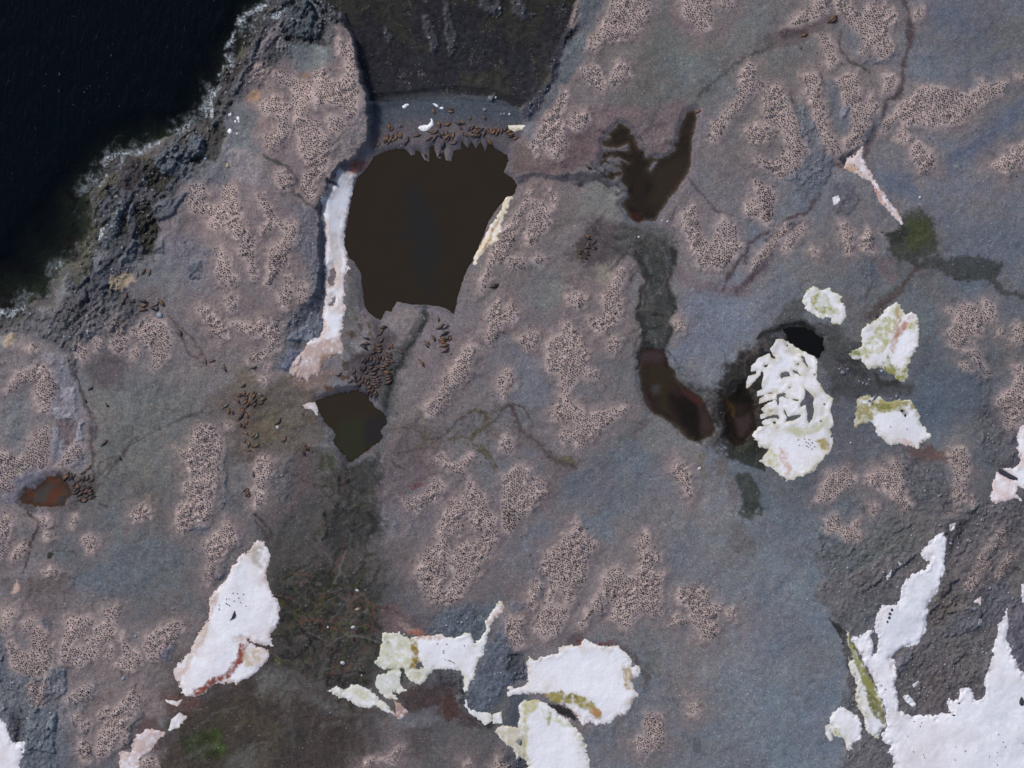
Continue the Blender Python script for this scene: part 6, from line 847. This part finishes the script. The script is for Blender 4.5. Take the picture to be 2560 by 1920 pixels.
SE = {'Z1': """950,195,975,290,t 1150,195,1240,225,b 1135,250,1235,262,t 375,395,390,500,o 395,515,440,465,b 1010,365,1065,460,t 1105,445,1195,410,o 1250,405,1350,425,d 1315,360,1380,425,t 1430,295,1455,370,t 1610,285,1660,365,b
310,670,350,570,t 340,680,380,560,b 395,680,420,560,b 365,700,405,600,b 415,670,460,600,t 465,545,485,640,t 480,540,550,620,b 510,510,555,600,t 590,700,640,600,b 235,720,245,670,t 690,590,800,555,b 890,520,1000,530,b 930,560,1030,515,b 1020,520,1075,620,d 860,650,950,590,b 950,655,1010,570,b 1085,590,1100,510,b 1120,580,1160,520,b 1100,640,1185,545,t 1190,620,1190,540,b 1150,660,1185,590,d 1210,640,1235,530,t 1200,700,1280,655,b 1070,760,1110,660,d 1040,860,1060,780,d 840,800,880,865,d
1290,450,1350,500,d 1330,500,1370,570,b 1350,540,1420,590,b 1410,530,1460,450,d 1440,520,1500,440,b 1460,530,1560,490,t 1480,550,1600,510,b 1440,580,1530,560,t 1490,610,1560,540,b 1530,610,1600,550,d 1610,600,1650,500,b 1650,570,1640,500,b 1700,570,1740,480,o 1720,580,1790,490,t 1790,600,1810,500,b 1825,550,1825,470,o 1850,560,1870,480,b 1880,530,1940,460,b 1910,540,2000,500,o 1930,560,2030,545,t 1940,590,2030,570,d 2000,630,2080,590,t 1655,600,1750,710,o 1690,480,1690,550,b 1760,560,1770,480,t 1500,470,1590,470,b 1570,520,1620,480,d""",
'Z2': """745,230,880,170,d 740,270,830,235,t 725,360,810,250,b 470,375,595,400,d 440,480,590,470,b 430,495,560,575,d 750,470,820,380,b 665,480,790,525,t 605,510,680,590,t 690,590,810,560,b 600,660,700,610,d 700,630,800,600,t 940,460,990,570,o 900,590,950,510,b 1070,570,1155,660,t 1435,740,1530,870,t
655,690,690,790,t 700,670,730,740,b 740,770,780,690,d 810,670,830,780,t 850,640,900,720,b 880,650,970,740,b 880,620,980,670,b 840,750,940,760,t 850,790,950,800,b 930,800,990,790,b 800,830,940,850,b 760,880,880,860,t 690,850,760,770,d 580,860,680,810,d 500,830,520,740,d 540,800,560,710,d 590,790,620,710,b 440,800,480,740,b 560,930,640,860,b 600,960,740,890,b 740,930,860,910,b 850,890,970,930,b 800,960,950,980,o 810,1010,930,1000,b 820,1050,970,1040,b 400,870,450,960,d 450,980,510,870,d 470,1000,560,970,b 580,1030,720,980,b 720,990,790,1040,b 500,1050,600,1100,b 620,1080,740,1040,b 650,1110,780,1080,b 660,1140,790,1130,b 690,1160,760,1190,b 840,1110,970,1070,b 830,1190,980,1110,b 300,1000,330,930,b 380,1130,430,1040,b 350,1100,320,1020,d 420,1190,490,1080,b 200,1150,280,1090,g 290,1120,380,1140,d 350,1190,420,1210,d 520,1210,580,1120,t 500,1180,520,1100,b 530,1260,620,1210,t 600,1200,720,1170,b 520,1340,600,1260,b 640,1230,740,1210,b 590,1340,650,1260,b 640,1370,710,1300,t 680,1410,720,1330,d 600,1410,640,1330,d 540,1300,560,1380,d
1730,240,1870,150,b 1830,230,1930,150,g 1800,345,1945,265,d 1820,370,1910,385,t 1770,410,1900,425,o 1780,440,1910,475,o 1800,530,1945,490,t 1840,640,1950,550,b 1660,320,1725,440,b 1530,420,1630,490,o 1540,490,1610,550,d 1950,440,1995,345,t 1910,430,1960,350,d 1500,0,1560,90,g 1770,0,1780,100,b 0,1040,100,990,b""",
'Z3': "1130,340,1160,150,o 920,320,1030,140,b 830,380,820,200,g 390,1120,450,960,t 480,1010,520,800,b 560,980,770,1070,b 840,1010,1120,1050,d 870,1180,1100,1130,t 860,1290,1100,1240,b 1400,970,1570,1170,t 1190,1180,1330,1120,t 1170,1200,1310,1270,d 1320,1330,1400,1190,d 1230,1150,1420,1080,g",
'01': "1168,475,1182,520,d 1330,665,1335,705,b 1360,685,1395,672,b 1445,705,1465,755,b 1625,730,1665,720,d 578,865,595,855,d 683,955,705,980,d 655,1232,697,1190,b 770,1290,788,1325,d 440,650,450,690,t 1640,1390,1645,1440,b 548,930,560,945,d 1575,1525,1600,1505,b 1595,1540,1610,1510,t 1590,1555,1620,1525,t 1600,1562,1625,1550,b",
'Z4': "300,375,440,430,t 330,355,480,400,b 440,240,540,175,d 490,410,520,320,o 520,430,610,345,t 310,460,430,560,b 665,490,740,350,o 680,420,710,330,d 765,345,890,410,g 810,530,950,440,t 780,600,920,520,b 500,580,570,500,o 540,660,620,520,b 650,630,650,500,t 690,650,750,540,b 700,560,740,500,d 520,500,580,440,b 60,660,175,580,g 180,640,200,790,o 230,690,285,780,b 410,690,545,740,o 420,650,530,690,b 390,920,490,770,d 550,760,570,870,t 380,930,450,1040,t 520,900,540,1000,b 540,900,570,1010,t 450,1030,540,1070,d 475,1160,605,1200,t 650,1270,750,1190,t 720,1320,805,1180,g 490,1280,530,1400,t 600,1480,610,1340,t 670,1470,830,1415,t 545,1520,640,1550,t 1155,1020,1270,890,b 1290,1380,1385,1260,o 1700,1430,1830,1560,b 1650,1500,1780,1640,b 1780,1420,1870,1540,b 1870,1480,1920,1590,t 1720,1400,1780,1470,b",
'Z5': "1630,330,1730,220,o 1480,420,1610,340,b 1060,570,1220,420,t 1120,490,1240,370,b 1240,560,1300,400,b 1290,520,1350,420,b 1320,570,1260,400,d 1780,440,1790,570,b 1700,620,1800,480,b 1620,590,1690,440,b 1540,620,1570,470,d 1400,600,1500,520,b 1290,720,1380,610,b 1360,690,1480,690,o 1330,740,1490,720,b 1270,800,1430,770,b 1500,640,1620,690,b 1600,730,1750,700,d 1450,780,1600,760,b 1330,900,1480,790,d 1400,930,1550,820,b 1540,880,1700,760,b 1620,870,1780,770,b 1640,890,1800,850,b 1560,950,1700,910,b 1700,920,1850,940,d 1650,960,1770,980,b 1420,1040,1520,960,b 1480,1020,1640,970,b 1500,1070,1660,1000,t",
'Z6': "840,100,1060,180,t 860,170,1090,240,d 900,360,1050,440,b 1100,440,1220,290,b 870,440,1060,570,b 790,490,970,580,b 1080,500,1290,580,d 1090,560,1230,600,b 850,600,990,700,b 790,620,990,770,b 530,660,780,760,b 620,760,780,940,o 800,820,940,970,d 900,760,1000,800,d 640,580,760,680,b",
'20': "1185,735,1222,712,o 475,1070,515,1100,d 575,845,590,858,b", '30': "385,145,440,100,t 395,155,450,115,b 208,240,255,218,o 200,285,215,320,g", '02': "1505,700,1530,645,d", '11': "1085,275,1110,300,g 1510,210,1575,185,d"}
BOX = [((950,332,1012,372), 'left beach huddle', 1), ((1055,318,1137,372), 'middle beach huddle', 1), ((1140,312,1300,352), 'right beach huddle', 1), ((900,372,1300,410), 'ragged top shore of the big brown pond', 0), ((900,225,1320,372), 'open grey beach above the big brown pond', 0),
 ((868,886,985,1000), 'big dark huddle above the small pond', 1), ((895,808,990,886), 'loose group between the two brown ponds', 1), ((1060,786,1140,890), 'loose group right of the two brown ponds', 1), ((800,886,1080,1000), 'muddy ground beside the big dark huddle', 0),
 ((340,660,380,700), 'shore rocks near the upper left wallow', 0), ((270,700,420,790), 'upper left wallow above a rookery knoll', 1), ((745,1090,790,1145), 'tight pile on reddish mud', 1), ((550,940,680,1130), 'brown wallow left of the small pond', 1), ((680,1040,745,1110), 'muddy flat right of the brown wallow', 0),
 ((130,1150,250,1260), 'dark huddle beside the red brown pond', 1), ((600,1215,640,1250), 'little row below the brown wallow', 1), ((1435,585,1500,655), 'dark huddle on the central purple mud', 1), ((1400,250,1780,440), 'ground around the branching pond', 0),
 ((1920,20,2120,140), 'gully at the top right rookery', 0), ((560,1500,600,1560), 'long white snow field', 0), ((0,640,660,1260), 'open gravel plain at left', 0), ((1030,740,1260,780), 'bottom shore of the big pond', 0), ((1200,700,1260,740), 'slope right of the big brown pond', 0)]
seals = []
for sy, txt in SE.items():
    for tok in txt.split():
        a = tok.split(','); p = K(sy, [float(v) for v in a[:4]]); seals.append((p, a[4]))
gr = {}
for p, c in seals:
    m = p.mean(0)
    for bx_, ph, hud in BOX:
        if bx_[0] <= m[0] <= bx_[2] and bx_[1] <= m[1] <= bx_[3]: gr.setdefault((ph, hud), []).append((p, c, m)); break
    else: gr.setdefault(('bare ground far from others', 0), []).append((p, c, m))
ORD = ['first', 'second', 'third', 'fourth', 'fifth', 'sixth', 'seventh', 'eighth', 'ninth', 'tenth', 'eleventh', 'twelfth', 'thirteenth', 'fourteenth', 'fifteenth', 'sixteenth', 'seventeenth', 'eighteenth', 'nineteenth', 'twentieth']
def ordin(k, n): return 'leftmost' if k == 0 else 'rightmost' if k == n - 1 else ORD[k]
rs = random.Random(3)
for (ph, hud), L in gr.items():
    ys = [m[1] for _, _, m in L]; lo, hi = min(ys), max(ys)
    def zone(m):
        if len(L) < 9: return ''
        f = (m[1] - lo) / (hi - lo + 1e-6); return 'upper ' if f < 1 / 3 else 'lower ' if f > 2 / 3 else 'middle '
    cls = {}
    for e in L: cls.setdefault((e[1], zone(e[2])), []).append(e)
    for (c, zn), E in cls.items():
        E.sort(key=lambda e: e[2][0]); n = len(E)
        for k, (p, c, m) in enumerate(E):
            prep = 'in' if hud else 'on'
            cn = SK[c][0]
            if n == 1: lab = f'{cn} elephant seal lying {prep} the ' + (f'{zn}part of the ' if zn else '') + ph + ', only ' + cn + ' one'
            else: lab = f'{ordin(k, n)} {cn} elephant seal from left {prep} the ' + (f'{zn}part of the ' if zn else '') + ph
            w_ = lab.split()
            if len(w_) > 16: lab = lab.replace('elephant seal', 'seal').replace(' lying', '').replace('part of the', 'part of'); w_ = lab.split()
            lab = ' '.join(w_[:16])
            L_ = float(np.hypot(*(p[1] - p[0]))) * S; L_ = min(max(L_, 1.5), 3.2) * 1.15
            v = rs.choice([0, 1, 2, 1, 2, 3, 4])
            o = bpy.data.objects.new('elephant_seal', smesh(c, v)); col.objects.link(o)
            x, y = (m[0] - 1280) * S, (960 - m[1]) * S
            dx, dy = p[1][0] - p[0][0], -(p[1][1] - p[0][1])
            o.location = (x, y, top(m[0], m[1]) - .02); wd = rs.uniform(.92, 1.12) * (1.0 if L_ > 2 else 1.15)
            o.scale = (L_, L_ * wd * 1.02, L_ * .95)
            # follow the slope of the ground
            ang = math.atan2(dy, dx); e_ = 8
            z1 = top(m[0] + e_ * math.cos(ang), m[1] - e_ * math.sin(ang)); z0 = top(m[0] - e_ * math.cos(ang), m[1] + e_ * math.sin(ang))
            o.rotation_euler = (0, -max(-.3, min(.3, math.atan2(z1 - z0, 2 * e_ * S))), ang)
            o['label'] = lab; o['category'] = 'elephant seal'; o['group'] = ('elephant seals in the ' if hud else 'elephant seals on the ') + ph

# penguins
def peng_geom(full=True, seg=8):
    """verts, faces, face materials (0 black, 1 white, 2 orange) of a penguin crouched on its nest, head along +x; about 0.42 m"""
    pr = [(-.205, .012, .055), (-.17, .050, .07), (-.11, .088, .10), (-.03, .108, .12), (.05, .100, .13), (.10, .066, .15), (.13, .048, .18), (.165, .050, .19), (.20, .034, .185), (.215, .012, .18)]
    V, F = rings(pr, seg, 0, 1.0); Mi = []
    V = [Vector(v) for v in V]
    for f in F:
        c = sum((V[i] for i in f), Vector()) / len(f)
        if c.x < .10: Mi.append(0 if c.z > .085 else 1)
        else: Mi.append(0)
    def plate(pts, th, mi):
        b = len(V); n = len(pts)
        for q in pts: V.append(Vector((q[0], q[1], q[2] + th)))
        for q in pts: V.append(Vector((q[0], q[1], q[2] - th)))
        F.append(tuple(range(b, b + n))); F.append(tuple(range(b + n, b + 2 * n))[::-1]); Mi.extend((mi, mi))
        for i in range(n):
            j = (i + 1) % n; F.append((b + i, b + j, b + n + j, b + n + i)); Mi.append(mi)
    if full:
        for sg in (-1, 1): plate([(.06, .085 * sg, .13), (.0, .110 * sg, .12), (-.10, .118 * sg, .07), (-.11, .105 * sg, .07), (.0, .095 * sg, .12)], .006, 0)
        plate([(.205, .012, .18), (.255, .003, .172), (.255, -.003, .172), (.205, -.012, .18)], .008, 2)
        plate([(-.19, .03, .06), (-.25, .018, .04), (-.25, -.018, .04), (-.19, -.03, .06)], .006, 0)
        plate([(.150, .030, .232), (.165, .030, .234), (.165, -.030, .234), (.150, -.030, .232)], .004, 1)
        for sg in (-1, 1): plate([(-.02, .03 * sg, .012), (.05, .02 * sg, .012), (.05, .055 * sg, .012), (-.02, .05 * sg, .012)], .010, 2)
    return V, F, Mi
PB = plain('penguin_black', (26, 24, 28), .6, .3, 20, .004); PW = plain('penguin_white', (138, 132, 132), .7, .1, 20, .004); PO = plain('penguin_orange', (176, 84, 40), .5, .1, 20, .002)
V, F, Mi = peng_geom(True, 10)
pm = bpy.data.meshes.new('penguin_body'); pm.from_pydata([tuple(v) for v in V], [], F)
for m_ in (PB, PW, PO): pm.materials.append(m_)
pm.polygons.foreach_set('material_index', np.array(Mi, np.int32)); pm.polygons.foreach_set('use_smooth', np.ones(len(F), bool)); pm.update()

def fill(P, sp=6.3):
    """nests spaced about evenly inside a ragged outline"""
    x0, y0 = P.min(0) - 4; x1, y1 = P.max(0) + 4
    ang = rng.uniform(0, 1.0); c, s_ = math.cos(ang), math.sin(ang)
    R = max(x1 - x0, y1 - y0) * .75 + 10; n = int(2 * R / sp) + 2
    i, j = np.meshgrid(np.arange(n), np.arange(int(n / .866) + 1))
    u = (i + .5 * (j % 2)) * sp - R; v = j * sp * .866 - R
    u = u.ravel() + rng.normal(0, .15 * sp, u.size); v = v.ravel() + rng.normal(0, .15 * sp, v.size)
    x = u * c - v * s_ + (x0 + x1) / 2; y = u * s_ + v * c + (y0 + y1) / 2
    x = x + 2.2 * vn(x, y, 40, 11); y = y + 2.2 * vn(x, y, 40, 12)
    d = sdf(P, x + 3 * vn(x, y, 22, 1), y + 3 * vn(x, y, 22, 2))
    gap = fbm(x, y, 30, 3, 9)
    k = (d > 0) & (rng.random(x.size) > .04 + .22 * sst(.3, .8, gap)) & (x > -60) & (x < 2620) & (y > -60) & (y < 1980)
    return np.stack([x[k], y[k]], 1)
IND = {('21', 7): 'tiny round cluster right of the dark green channel', ('22', 8): 'tiny isolated cluster on blue gravel near the bottom edge', ('21', 2): 'round cluster left of the long curved rookery arm', ('21', 5): 'oval cluster beside the pale gravel strip, centre right',
       ('02', 5): 'lone oval cluster on the left gravel plain', ('02', 6): 'small cluster below a dark green hole, far left', ('22', 6): 'small detached cluster right of the lower right rookery', ('30', 9): 'small cluster between two rookeries, upper right', ('30', 2): 'small cluster beside the brown trail, top right'}
stuff, indiv = [], []
for key, v in CL.items():
    for i, p in enumerate(v):
        P = K(key, p); pts = fill(P)
        if (key, i) in IND: indiv.append((IND[(key, i)], pts))
        else: stuff.append(pts)
        # a few birds walking about outside
        if len(pts) > 12 and (key, i) not in IND:
            n = max(1, len(pts) // 22); b = pts[rng.integers(0, len(pts), n)] + rng.normal(0, 16, (n, 2)); stuff.append(b)
SNP = {'long white snow field': K('02', [1512,524,1541,527,1580,532,1549,555,1470,562,1487,560,1519,575,1561,585,1468,590,1478,595,1489,603,1423,600,1423,628,1595,607]),
 'great blue white snow slope in the corner': K('32', [704,1104,724,1124,735,1124,757,1147,945,1356,994,1363,984,1388,902,1450,1212,1518,1274,1545,1208,1604,1519,1488,1480,1555,1430,1580,1482,1636,1491,1440,1006,1572,1012,1588,941,1552,1535,1520,1646,1495]),
 'snow patch with the raised arm': K('12', [1174,850,1236,854,1216,898,1214,910,1226,955,1252,960,1263,965,1276,972,1286,980,1350,865]),
 'clean lower half of the brown topped snow patch': K('31', [900,1121,792,1106]), 'cracked snow patch beside the dark pool': K('31', [195,1190,200,1225,265,1190,285,1210,260,1215,245,1205,272,1225,300,1235,283,1250,262,1240,235,1185,250,1230]),
 'pale pink snow cone': K('30', [555,1070,580,1100,601,1118,640,1043,575,1130,700,1230,760,1330])}
def put_penguin(x, y, lab, group, rz):
    o = bpy.data.objects.new('penguin', pm); col.objects.link(o)
    o.location = ((x - 1280) * S, (960 - y) * S, top(x, y) - .01); o.rotation_euler = (0, 0, rz); s_ = rs.uniform(.82, .98); o.scale = (s_, s_, s_)
    o['label'] = lab; o['category'] = 'penguin'; o['group'] = group
np_ = 0
for ph, pts in SNP.items():
    pts = pts[np.argsort(pts[:, 0])]
    for k, (x, y) in enumerate(pts):
        if len(pts) <= 20 or k in (0, len(pts) - 1): lab = f'{ordin(k, len(pts))} penguin from the left standing on the {ph}'
        else: lab = f'small dark penguin out on the {ph}, not at either end of the group'
        put_penguin(x, y, ' '.join(lab.split()[:16]), 'penguins on the ' + ph, rs.uniform(0, 6.28)); np_ += 1
for ph, pts in indiv:
    if np_ + len(pts) > 300: stuff.append(pts); continue
    for x, y in pts:
        put_penguin(x, y, 'black and white penguin nesting in the ' + ph if len(ph.split()) < 10 else 'penguin nesting in the ' + ph, 'penguins in the ' + ph, rs.uniform(0, 6.28)); np_ += 1
allp = np.concatenate(stuff)
inw = np.zeros(len(allp), bool)
for nm, (P, c, wp) in PONDS.items(): inw |= sdf(P, allp[:, 0], allp[:, 1]) > -6
inw |= (sdf(SEA, allp[:, 0], allp[:, 1]) > -8) | (sdf(BAY, allp[:, 0], allp[:, 1]) > -4)
for P, o in snow_objs: inw |= sdf(P, allp[:, 0], allp[:, 1]) > -3
allp = allp[~inw]
print('penguins', len(allp), 'individual', np_, 'seals', len(seals))
def scatter(name, V, F, Mi, pts, zs, rz, sc, mats, extra=None, sink=0.0):
    V = np.array([tuple(v) for v in V], np.float32); n, k = len(pts), len(V)
    c, s_ = np.cos(rz)[:, None], np.sin(rz)[:, None]
    sc = sc if sc.ndim == 2 else np.repeat(sc[:, None], 3, 1)
    vx, vy, vz = V[None, :, 0] * sc[:, :1], V[None, :, 1] * sc[:, 1:2], V[None, :, 2] * sc[:, 2:3]
    co = np.stack([vx * c - vy * s_ + ((pts[:, 0] - 1280) * S)[:, None], vx * s_ + vy * c + ((960 - pts[:, 1]) * S)[:, None], vz + (zs - sink)[:, None]], -1).astype(np.float32)
    ln = np.array([len(f) for f in F]); fl = np.concatenate([np.array(f) for f in F])
    li = (fl[None] + (np.arange(n) * k)[:, None]).ravel().astype(np.int32)
    tot = np.tile(ln, n).astype(np.int32); st = np.concatenate([[0], np.cumsum(tot)[:-1]]).astype(np.int32)
    me = bpy.data.meshes.new(name); me.vertices.add(n * k); me.vertices.foreach_set('co', co.ravel()); me.loops.add(len(li)); me.loops.foreach_set('vertex_index', li)
    me.polygons.add(len(tot)); me.polygons.foreach_set('loop_start', st); me.polygons.foreach_set('loop_total', tot)
    me.update(calc_edges=True)
    for m_ in mats: me.materials.append(m_)
    if Mi is not None: me.polygons.foreach_set('material_index', np.tile(np.array(Mi, np.int32), n))
    if extra is not None:
        a = me.attributes.new('Col', 'FLOAT_COLOR', 'POINT'); cc = np.repeat(extra, k, 0); a.data.foreach_set('color', np.concatenate([cc, np.ones((len(cc), 1))], 1).astype(np.float32).ravel())
    o = bpy.data.objects.new(name, me); col.objects.link(o); return o
V, F, Mi = peng_geom(False, 6)
# a small bill so that each bird has a front
b0 = len(V); V += [Vector((.205, .014, .18)), Vector((.205, -.014, .18)), Vector((.255, 0, .172)), Vector((.205, 0, .195))]; F += [(b0, b0 + 2, b0 + 3), (b0 + 3, b0 + 2, b0 + 1)]; Mi += [2, 2]
n = len(allp)
o = scatter('penguin_colony', V, F, Mi, allp, gi(Z, allp[:, 0], allp[:, 1]), rng.uniform(0, 6.28, n), rng.uniform(.86, 1.14, n), (PB, PW, PO), sink=.01)
o['kind'] = 'stuff'; o['label'] = 'thousands of black and white penguins nesting on pale pink guano across the shore'; o['category'] = 'penguins'

# ------------------------------------------------------------------ stones
def stone_mesh(seed, m, sub=2):
    r_ = random.Random(seed); bm = bmesh.new(); bmesh.ops.create_icosphere(bm, subdivisions=sub, radius=1)
    pl = [(Vector((r_.gauss(0, 1), r_.gauss(0, 1), r_.gauss(0, .8))).normalized(), r_.uniform(.55, .85)) for _ in range(11)]
    for v in bm.verts:
        for nrm, dd in pl:
            e = v.co.dot(nrm) - dd
            if e > 0: v.co -= nrm * e * .9
    me = bpy.data.meshes.new('stone'); bm.to_mesh(me); bm.free(); me.materials.append(m); return me
ST = {'pale': plain('pale_stone', (178, 176, 182), .85, .12, 2, .03), 'grey': plain('grey_stone', (112, 114, 124), .85, .2, 2, .03), 'bluish': plain('bluish_grey_stone', (134, 144, 158), .85, .2, 2, .03), 'tan': plain('tan_stone', (160, 142, 116), .85, .2, 2, .03), 'dark': plain('dark_stone', (52, 54, 64), .8, .2, 2, .03)}
BO = [('30',982,1280,11,10,'pale','pale boulder alone on bluish gravel below the upper right rookery'),('30',1438,1565,10,8,'grey','small grey boulder alone on gravel at the right, above the mossy stream'),('12',658,508,14,11,'pale','pale blocky boulder at the top right of the dark swamp'),('12',660,630,18,11,'tan','cracked tan boulder in the dark swamp'),
 ('12',628,745,16,12,'pale','pale angular boulder near the middle of the dark swamp'),('12',562,978,18,14,'pale','split pale boulder low in the dark swamp'),('12',466,745,9,8,'pale','small pale round stone in the dark swamp'),('12',686,1058,6,6,'pale','tiny white stone above the wedge shaped snow piece'),('20',784,1330,8,7,'pale','white stone on the lower left edge of the branching pond'),
 ('20',1008,1438,9,9,'pale','pale stone, right one of a pair below the branching pond'),('20',972,1430,7,6,'pale','pale stone, left one of a pair below the branching pond'),('20',820,1535,9,9,'pale','pale round stone, right one of two on dark ground'),('20',798,1535,7,7,'grey','grey stone, left one of two on dark ground'),
 ('00',1480,1073,15,16,'tan','tan boulder at the edge of the shore gravel'),('00',1335,1030,12,14,'bluish','bluish grey boulder beside the dark tidal pool'),('00',768,1388,7,7,'pale','small white stone on the dark coastal slabs'),('01',1037,385,20,24,'bluish','bluish grey boulder touching the upper left seal wallow'),
 ('31',483,755,16,15,'grey','largest grey boulder of the pile right of the cracked snow'),('31',462,735,10,10,'grey','grey boulder just left of the largest of its pile'),('31',515,733,10,9,'grey','grey boulder just right of the largest of its pile'),('31',640,830,11,10,'grey','grey boulder on the dark moss, right one of a trio'),('31',615,822,10,9,'grey','grey boulder on the dark moss, middle one of a trio'),('31',655,800,8,7,'bluish','bluish stone on the dark moss just above a trio'),
 ('31',590,815,10,9,'grey','grey boulder on the dark moss, left one of a trio'),('31',832,910,12,12,'grey','grey boulder touching the brown top of a snow patch'),('31',797,925,8,8,'grey','small grey stone left of the boulder touching the brown snow top'),('31',735,745,13,11,'bluish','light boulder just under the fan shaped snow patch'),('31',535,1210,8,7,'pale','small white stone alone on bluish gravel at right'),('31',862,1002,12,11,'dark','dark rounded boulder melting through the olive snow edge'),
 ('31',887,1032,8,10,'dark','smaller dark stone below the dark boulder in snow'),('31',703,390,14,13,'dark','dark boulder left of the fan shaped snow patch'),('31',38,1078,9,8,'dark','dark stone in a melt hole of the cracked snow'),('31',362,958,10,7,'grey','grey slab poking from the right rim of the cracked snow'),('31',338,1068,9,6,'grey','small grey stone on the right part of the cracked snow'),
 ('31',655,940,10,9,'grey','grey stone inside the small white ring of snow'),('31',800,1222,14,7,'pale','pale slab at the lower rim of the brown topped snow patch'),('21',1215,1378,14,12,'pale','blue white boulder on gravel right of a lone rookery'),('Z4',1195,1055,38,40,'pale','pale boulder beneath a brown seal in the muddy flat'),('Z1',540,448,26,20,'dark','dark boulder on the beach left of the bent ice slab'),
 ('32',800,632,9,12,'dark','dark rock on the snow chute, topmost of a slanting row'),('32',786,657,11,10,'dark','dark rock on the snow chute, second of a slanting row'),('32',781,682,10,10,'dark','dark rock on the snow chute, third of a slanting row'),('32',770,710,8,9,'dark','dark rock on the snow chute, lowest of a slanting row'),('32',1200,1315,13,7,'dark','flat dark rock on snow under the brown rock island'),
 ('32',1235,1237,8,7,'dark','small dark rock on snow right of the brown rock island'),('32',1640,1225,16,40,'dark','long dark rock in snow at the right edge'),('02',802,1075,13,15,'bluish','bluish boulder in the gully between lower left rookeries'),('02',1125,625,11,9,'grey','grey stone on gravel above the lower left rookery'),('02',880,803,11,9,'bluish','bluish stone between two lower left rookeries'),('02',1252,755,9,8,'grey','grey stone near the left edge of the long snow field'),
 ('22',50,1492,15,20,'grey','grey boulder on the stained snow at the bottom'),('10',993,535,8,8,'grey','small grey stone alone on the dark bay floor'),('10',750,355,9,9,'dark','dark stone on the bay floor near the cliff'),('11',1095,1,4,6,'dark','tiny dark stone showing in the big pond'),('02',1700,0,1,1,'grey',''),
 ('Z1',1720,75,40,36,'grey','grey boulder heap at the water line above the beach'),('Z1',1785,62,20,18,'pale','pale stone at the right of the boulder heap'),('Z1',1860,290,24,22,'grey','left grey stone of the row on the beach right end'),('Z1',1900,282,22,24,'grey','middle grey stone of the row on the beach right end'),('Z1',1968,283,20,18,'pale','right pale stone of the row on the beach right end'),('Z1',1640,225,30,22,'grey','flat grey stone above a brown seal on the beach')]
k_ = 0
for sy, x, y, rx, ry, c, lab in BO:
    if not lab: continue
    P = K(sy, [x, y, x + rx, y + ry]); r1, r2 = abs(P[1] - P[0]) * S * 1.05
    o = bpy.data.objects.new('boulder', stone_mesh(50 + k_, ST[c])); k_ += 1; col.objects.link(o)
    o.location = ((P[0][0] - 1280) * S, (960 - P[0][1]) * S, top(*P[0]) + .15 * min(r1, r2)); o.scale = (r1, r2, .75 * min(r1, r2)); 
    o['label'] = lab; o['category'] = 'boulder'
# a long dark slab jutting over the snow bank
for lab, sy, p, T in [('long dark rock slab jutting over the tall snow bank', '10', [478,1165,530,1190,528,1206,480,1190], .7), ('dark blocky slab lying in a slot of the pink tinged snow', '31', [1495,1372,1615,1438,1610,1450,1560,1440,1490,1395], .5)]:
    P = K(sy, p); bm = bmesh.new(); zt = top(*P.mean(0)) + T; n = len(P)
    up = [bm.verts.new(((a - 1280) * S, (960 - b) * S, zt + .1 * rs.random())) for a, b in P]; dn = [bm.verts.new((v.co.x * 1.002, v.co.y * 1.002, zt - T - .5)) for v in up]
    bm.faces.new(up); bm.faces.new(dn[::-1])
    for i in range(n): bm.faces.new((up[i], dn[i], dn[(i + 1) % n], up[(i + 1) % n]))
    bmesh.ops.recalc_face_normals(bm, faces=bm.faces); bmesh.ops.bevel(bm, geom=list(bm.edges), offset=.08, segments=2, affect='EDGES')
    me = bpy.data.meshes.new('rock_slab'); bm.to_mesh(me); bm.free(); o = link('rock_slab', me, ST['dark'], False); o['label'] = lab; o['category'] = 'rock slab'

# loose stones nobody could count: on broken rock, thinly on gravel
m_, t_, b_ = mat('loose_stone'); c_ = N(t_, 'ShaderNodeAttribute', attribute_name='Col').outputs['Color']; t_.links.new(c_, b_.inputs['Base Color']); b_.inputs['Roughness'].default_value = .9
bm = bmesh.new(); bmesh.ops.create_icosphere(bm, subdivisions=1, radius=1)
for v in bm.verts: v.co *= rs.uniform(.72, 1.1); v.co.z = max(v.co.z, -.4)
V = [v.co.copy() for v in bm.verts]; F = [tuple(v.index for v in f.verts) for f in bm.faces]; bm.free()
N_ = 170000; px = rng.uniform(-20, 2580, N_); py = rng.uniform(-20, 1940, N_)
ro = gi(ROCK, px, py); zz = gi(Z, px, py); cl_ = gi(CORE, px, py)
dn_ = np.clip(ro, 0, 1.3) * .26 * sst(-.2, .5, fbm(px, py, 40, 3, 2)) + .055 + .10 * gi(WET, px, py) + .10 * gi(knob, px, py)
k = (rng.random(N_) < dn_) & (cl_ < .4) & (zz > -.5)
for nm, (P, c, wp) in PONDS.items(): k &= sdf(P, px, py) < -2
for P, o in snow_objs: k &= sdf(P, px, py) < 0
px, py, ro, zz = px[k], py[k], ro[k], zz[k]; n = len(px); cg = gi(COL, px, py)
sc = (.085 + .14 * rng.random(n) ** 3 + .30 * np.clip(ro, 0, 1) * rng.random(n) ** 2.5)
sc3 = np.stack([sc * rng.uniform(.8, 1.4, n), sc * rng.uniform(.7, 1.1, n), sc * rng.uniform(.5, .9, n)], 1)
tone = rng.uniform(.65, 2.0, n)[:, None]; cc = np.clip(cg * .5 * tone + lin((118, 118, 126)) * .5 * tone, 0, .6)
o = scatter('loose_stones', V, F, None, np.stack([px, py], 1), zz, rng.uniform(0, 6.28, n), sc3, (m_,), cc)
o['kind'] = 'stuff'; o['label'] = 'loose grey stones strewn over rock, moss and gravel'; o['category'] = 'stones'
print('stones', n)
